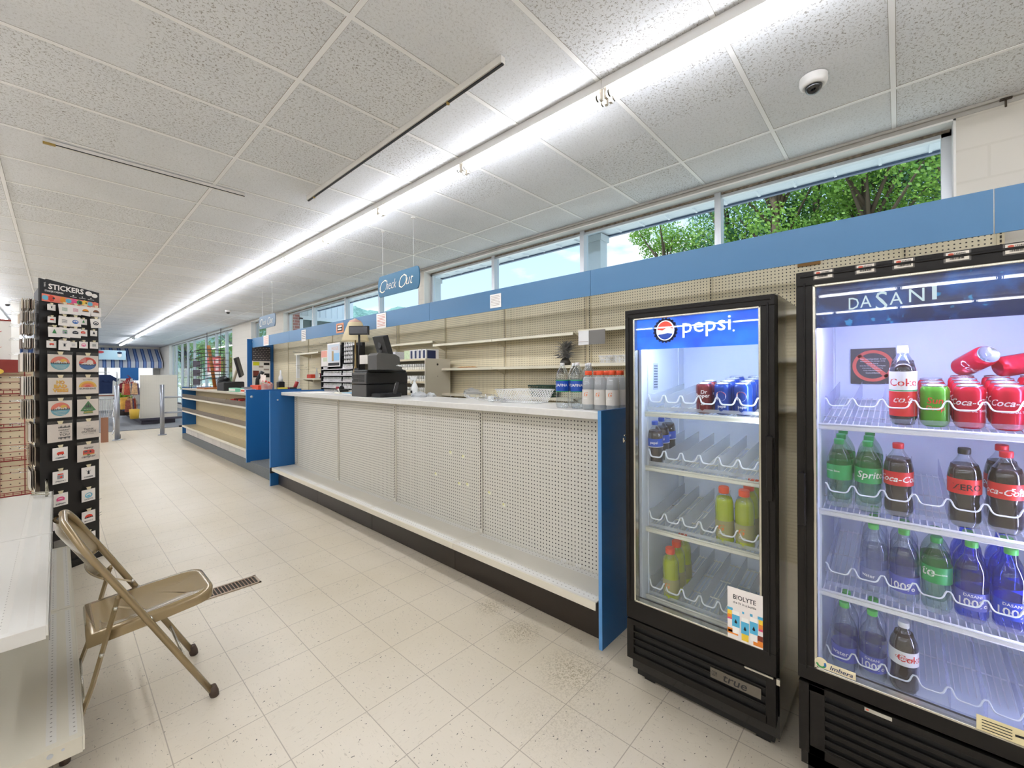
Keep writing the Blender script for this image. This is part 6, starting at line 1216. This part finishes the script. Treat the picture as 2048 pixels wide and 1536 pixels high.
# ================================================================ cream peg gondola with red wire grid
t = thing('wire_gondola', 'cream pegboard panel with red wire grid and shelves behind the sticker stand', 'shelving', (-.5, 5.6, 0)); redw = mat('red_wire', '#9c2f2a', .4)
b = B(); b.box(-1.3, -.14, 5.6, 5.62, 0, 1.56); b.obj('peg_panel', pegmat('peg_cream_xz', '#e6d6b4', '#4a3a28', 'xz', .0508, .07), t)
b = B()
for k in range(9): b.tube([(-.19-.14*k, 5.585, .42), (-.19-.14*k, 5.585, 1.52)], .0035, 5)
for k in range(19): b.tube([(-1.3, 5.588, .45+.06*k), (-.15, 5.588, .45+.06*k)], .0022, 4)
b.obj('wire_grid', redw, t)
for z in (1.31, 1.025, .74, .44):
    b = B(); b.tube([(-1.3, 5.55, z), (-.15, 5.55, z)], .006, 6).tube([(-1.3, 5.55, z+.03), (-.15, 5.55, z+.03)], .003, 5)
    for k in range(24): x = -.16-.048*k; b.tube([(x, 5.585, z), (x, 5.55, z), (x, 5.55, z+.03)], .0022, 4)
    b.obj('wire_shelf', redw, t)
b = B(); b.box(-.46, -.262, 5.55, 5.56, 1.60, 1.94); b.m(1).box(-.50, -.22, 5.53, 5.58, 1.49, 1.60).box(-.46, -.262, 5.548, 5.561, 1.925, 1.94); b.m(2).disc((-.36, 5.528, 1.5), XP, ZP, 0, 0, .06, .03, 14); b.m(3).prism([(-.09, .0), (-.06, .0), (.0, .12), (.05, .16), (.0, .15)], (-.36, 5.548, 1.68), XP, ZP, 0); b.prism([(-.09, -.02), (-.0, -.02), (.05, .03), (.0, .0)], (-.36, 5.548, 1.68), XP, ZP, 0)
b.obj('display_sign', [pap, mat('sign_maroon', '#8e2f26', .4), mat('sign_yellow', '#e0b94a', .5), mat('stroke_red', '#d3363a', .5)], label='white sign card with red strokes on the red and cream rack top', cat='sign')
# ================================================================ white gondola in the foreground
wg = mat('gondola_white', '#dedbd2', .33); wgc = mat('gondola_cream', '#d9d2be', .36); perf2 = pegmat('perf_cream', '#dcd8ce', '#8b857a', 'xy', .028, .08)
t = thing('low_gondola', 'low white metal shelving unit at the left foreground behind the folding chair', 'shelving', (-.2, 3.3, 0))
b = B(); b.box(-.48, -.46, 2.09, 4.53, 0, 1.35); b.obj('back_panel', peg1, t); b = B(); b.box(-.46, -.06, 2.12, 4.5, 0, .15); b.obj('kick_base', wg, t)
b = B()
b = None
for y in (2.10, 3.31, 4.52): b = B(); b.box(-.46, -.44, y-.012, y+.012, 0, 1.35); b.obj('upright', wg, t)
for y0, y1 in ((2.09, 3.308), (3.312, 4.53)):
    b = B(); b.box(-.46, .0565, y0+.0045, y1, .195, .20); b.box(.057, .062, y0, y1, .15, .20); b.box(-.40, .0565, y0, y0+.004, .145, .20); b.m(1).box(-.03, -.005, y0+.03, y1-.03, .2001, .2004).box(.025, .045, y0+.03, y1-.03, .2001, .2004); b.m(2)
    b.lathe([(.008, 0), (.008, .002)], (-.02, y0, .178), 10, axis=Matrix.Rotation(pi/2, 3, 'X')); b.lathe([(.004, 0), (.004, .002)], (.01, y0, .182), 8, axis=Matrix.Rotation(pi/2, 3, 'X')); b.obj('base_shelf', [wgc, perf2, alu], t)
    b = B(); b.box(-.46, -.0275, y0+.0045, y1, .615, .62); b.box(-.027, -.022, y0, y1, .585, .62); b.box(-.40, -.0275, y0, y0+.004, .575, .62); b.m(1).box(-.13, -.11, y0+.03, y1-.03, .6201, .6204).box(-.07, -.055, y0+.03, y1-.03, .6201, .6204); b.obj('upper_shelf', [wg, perf2], t)
    b = B(); b.box(-.021, -.018, y0+.005, y1-.004, .565, .628); b.obj('price_channel', mat('channel_grey', '#8e8a84', .2, .2), t)
b = B(); b.tube([(-.05, 4.35, .62), (-.05, 4.35, .74), (-.045, 4.33, .66)], .008, 6); b.tube([(-.12, 4.4, .64), (-.04, 4.33, .64)], .006, 6).tube([(-.12, 4.36, .66), (-.04, 4.30, .66)], .004, 6); b.obj('chrome_bracket', chrome, label='chrome shelf bracket lying at far corner of the white upper shelf', cat='bracket')
# ================================================================ folding chair
cm_ = mat('chair_tan', '#9a855f', .26, .35, coat=.6); foot = mat('rubber_brown', '#4c3b2f', .6)
t = thing('folding_chair', 'tan metal folding chair standing beside the low white shelving', 'chair', (.27, 2.49, 0)); YA, YB = 2.285, 2.705
def arc3(p0, p1, p2, n=6): return [Vector(p0)*(1-k/n)**2+Vector(p1)*2*(k/n)*(1-k/n)+Vector(p2)*(k/n)**2 for k in range(n+1)]
def XZ(z): return .483-.525*z if z < .64 else .147-.56*(z-.64)
b = B(); pts = [Vector((XZ(z), YA, z)) for z in (.03, .2, .42, .6, .70)]+arc3((XZ(.74), YA, .74), (XZ(.86)+.005, YA, .865), (XZ(.875), (YA+YB)/2-.09, .875), 7)+arc3((XZ(.875), (YA+YB)/2+.09, .875), (XZ(.86)+.005, YB, .865), (XZ(.74), YB, .74), 7)+[Vector((XZ(z), YB, z)) for z in (.70, .6, .42, .2, .03)]
b.tube(pts, .0125, 12, flat=1.0); b.obj('front_frame', cm_, t)
# back panel, dished
b = B(); N, K = 14, 10; vs = []; fs = []
for j in range(K+1):
    z = .655+(.872-.655)*j/K; e = 1 if z < .80 else max(.35, 1-((z-.80)/.075)**2*.55)
    for i in range(N+1):
        v_ = -1+2*i/N; y = (YA+YB)/2+v_*(YB-YA)/2*e*.97; dish = .045*(1-v_*v_)*(1 if j < 9 else .6); x = XZ(z)-dish-(.012 if j == 0 else 0); vs.append((x, y, z))
for j in range(K):
    for i in range(N): a = j*(N+1)+i; fs.append((a, a+1, a+N+2, a+N+1))
b.add(vs, fs, True); o_ = [(x-.004, y, z) for x, y, z in vs]; b.add(o_, [f[::-1] for f in fs], True); b.tube([Vector(vs[i])+Vector((-.002, 0, 0)) for i in range(N+1)], .005, 6); b.obj('backrest', cm_, t)
# seat
b = B(); rings = []
def seat_o(ins):
    q = []; fy0, fy1, x0, x1 = 2.325, 2.665, .075, .50
    q += [(x0+ins, fy0-.005+ins), (.30, fy0-.008+ins)]
    q += [tuple(p[:2]) for p in arc3((.42, fy0+ins, 0), (x1-ins, fy0+.01+ins, 0), (x1-ins, fy0+.09, 0), 6)]
    q += [tuple(p[:2]) for p in arc3((x1-ins, fy1-.09, 0), (x1-ins, fy1-.01-ins, 0), (.42, fy1-ins, 0), 6)]+[(.30, fy1+.008-ins), (x0+ins, fy1+.005-ins)]; return q
def sz(x): return .435+.035*(x-.08)/.42
for ins, dz in ((0, -.045), (0, -.012), (.006, 0), (.028, -.001), (.05, -.008), (.10, -.012)): rings.append([(x, y, sz(x)+dz) for x, y in seat_o(ins)])
m_ = len(rings[0]); vs = [p for r in rings for p in r]; fs = []
for k in range(len(rings)-1):
    for i in range(m_): j = (i+1) % m_; fs.append((k*m_+i, k*m_+j, (k+1)*m_+j, (k+1)*m_+i))
fs.append(tuple((len(rings)-1)*m_+i for i in range(m_))); b.add(vs, fs, True); b.obj('seat', cm_, t)
for y in (YA+.018, YB-.018):
    b = B(); b.tube([(.163, y, .56), (.09, y, .25), (.022, y, .03)], .012, 4, flat=.7); b.tube([(.163, y, .56), (.168, y, .575)], [.012, .004], 6); b.obj('rear_leg', cm_, t)
    b = B(); b.lathe([(.015, 0), (.016, .015), (.014, .04)], (.016, y, .0), 12); b.obj('foot_cap', foot, t)
    b = B(); yy = y+(.012 if y < 2.5 else -.012); b.tube([(.155, yy, .525), (.245, yy, .475)], .008, 4, flat=.5); b.obj('brace', cm_, t)
    for px_, pz in ((.155, .525), (.24, .478), (.262, .44), (.115, .36)):
        b = B(); b.lathe([(.007, -.004), (.007, .018), (.003, .021)], (px_, y-(.0 if y < 2.5 else 0), pz), 8, axis=Matrix.Rotation(pi/2, 3, 'X')); b.obj('rivet', chrome, t)
for y in (YA, YB): b = B(); b.lathe([(.017, 0), (.019, .02), (.015, .05)], (.484-.003, y, 0), 12, axis=Matrix.Rotation(radians(-12), 3, 'Y')); b.obj('foot_cap', foot, t)
b = B(); b.tube([(XZ(.19), YA, .19), (XZ(.19), YB, .19)], .006, 8); b.obj('crossbar', chrome, t); b = B(); b.tube([(.065, YA+.02, .19), (.065, YB-.02, .19)], .006, 8); b.obj('crossbar', chrome, t)
# floor vent
t = thing('floor_vent', 'brown metal floor vent grille set in the tiles beyond the chair seat', 'vent', (.75, 3.37, 0)); b = B()
for a in ((.55, .97, 3.30, 3.315), (.55, .97, 3.43, 3.445), (.955, .97, 3.30, 3.445), (.55, .565, 3.30, 3.445)): b.box(a[0], a[1], a[2], a[3], 0, .006)
b.obj('vent_frame', mat('vent_frame', '#a8947c', .4, .3), t); b = B(); b.box(.565, .955, 3.315, 3.43, .0, .002); b.obj('dark_slot', creamd, t); b = B()
for k in range(19): b.box(.575+.02*k, .581+.02*k, 3.315, 3.43, .001, .005)
b.obj('vent_bars', mat('vent_bar', '#8c6f56', .4, .4), t)
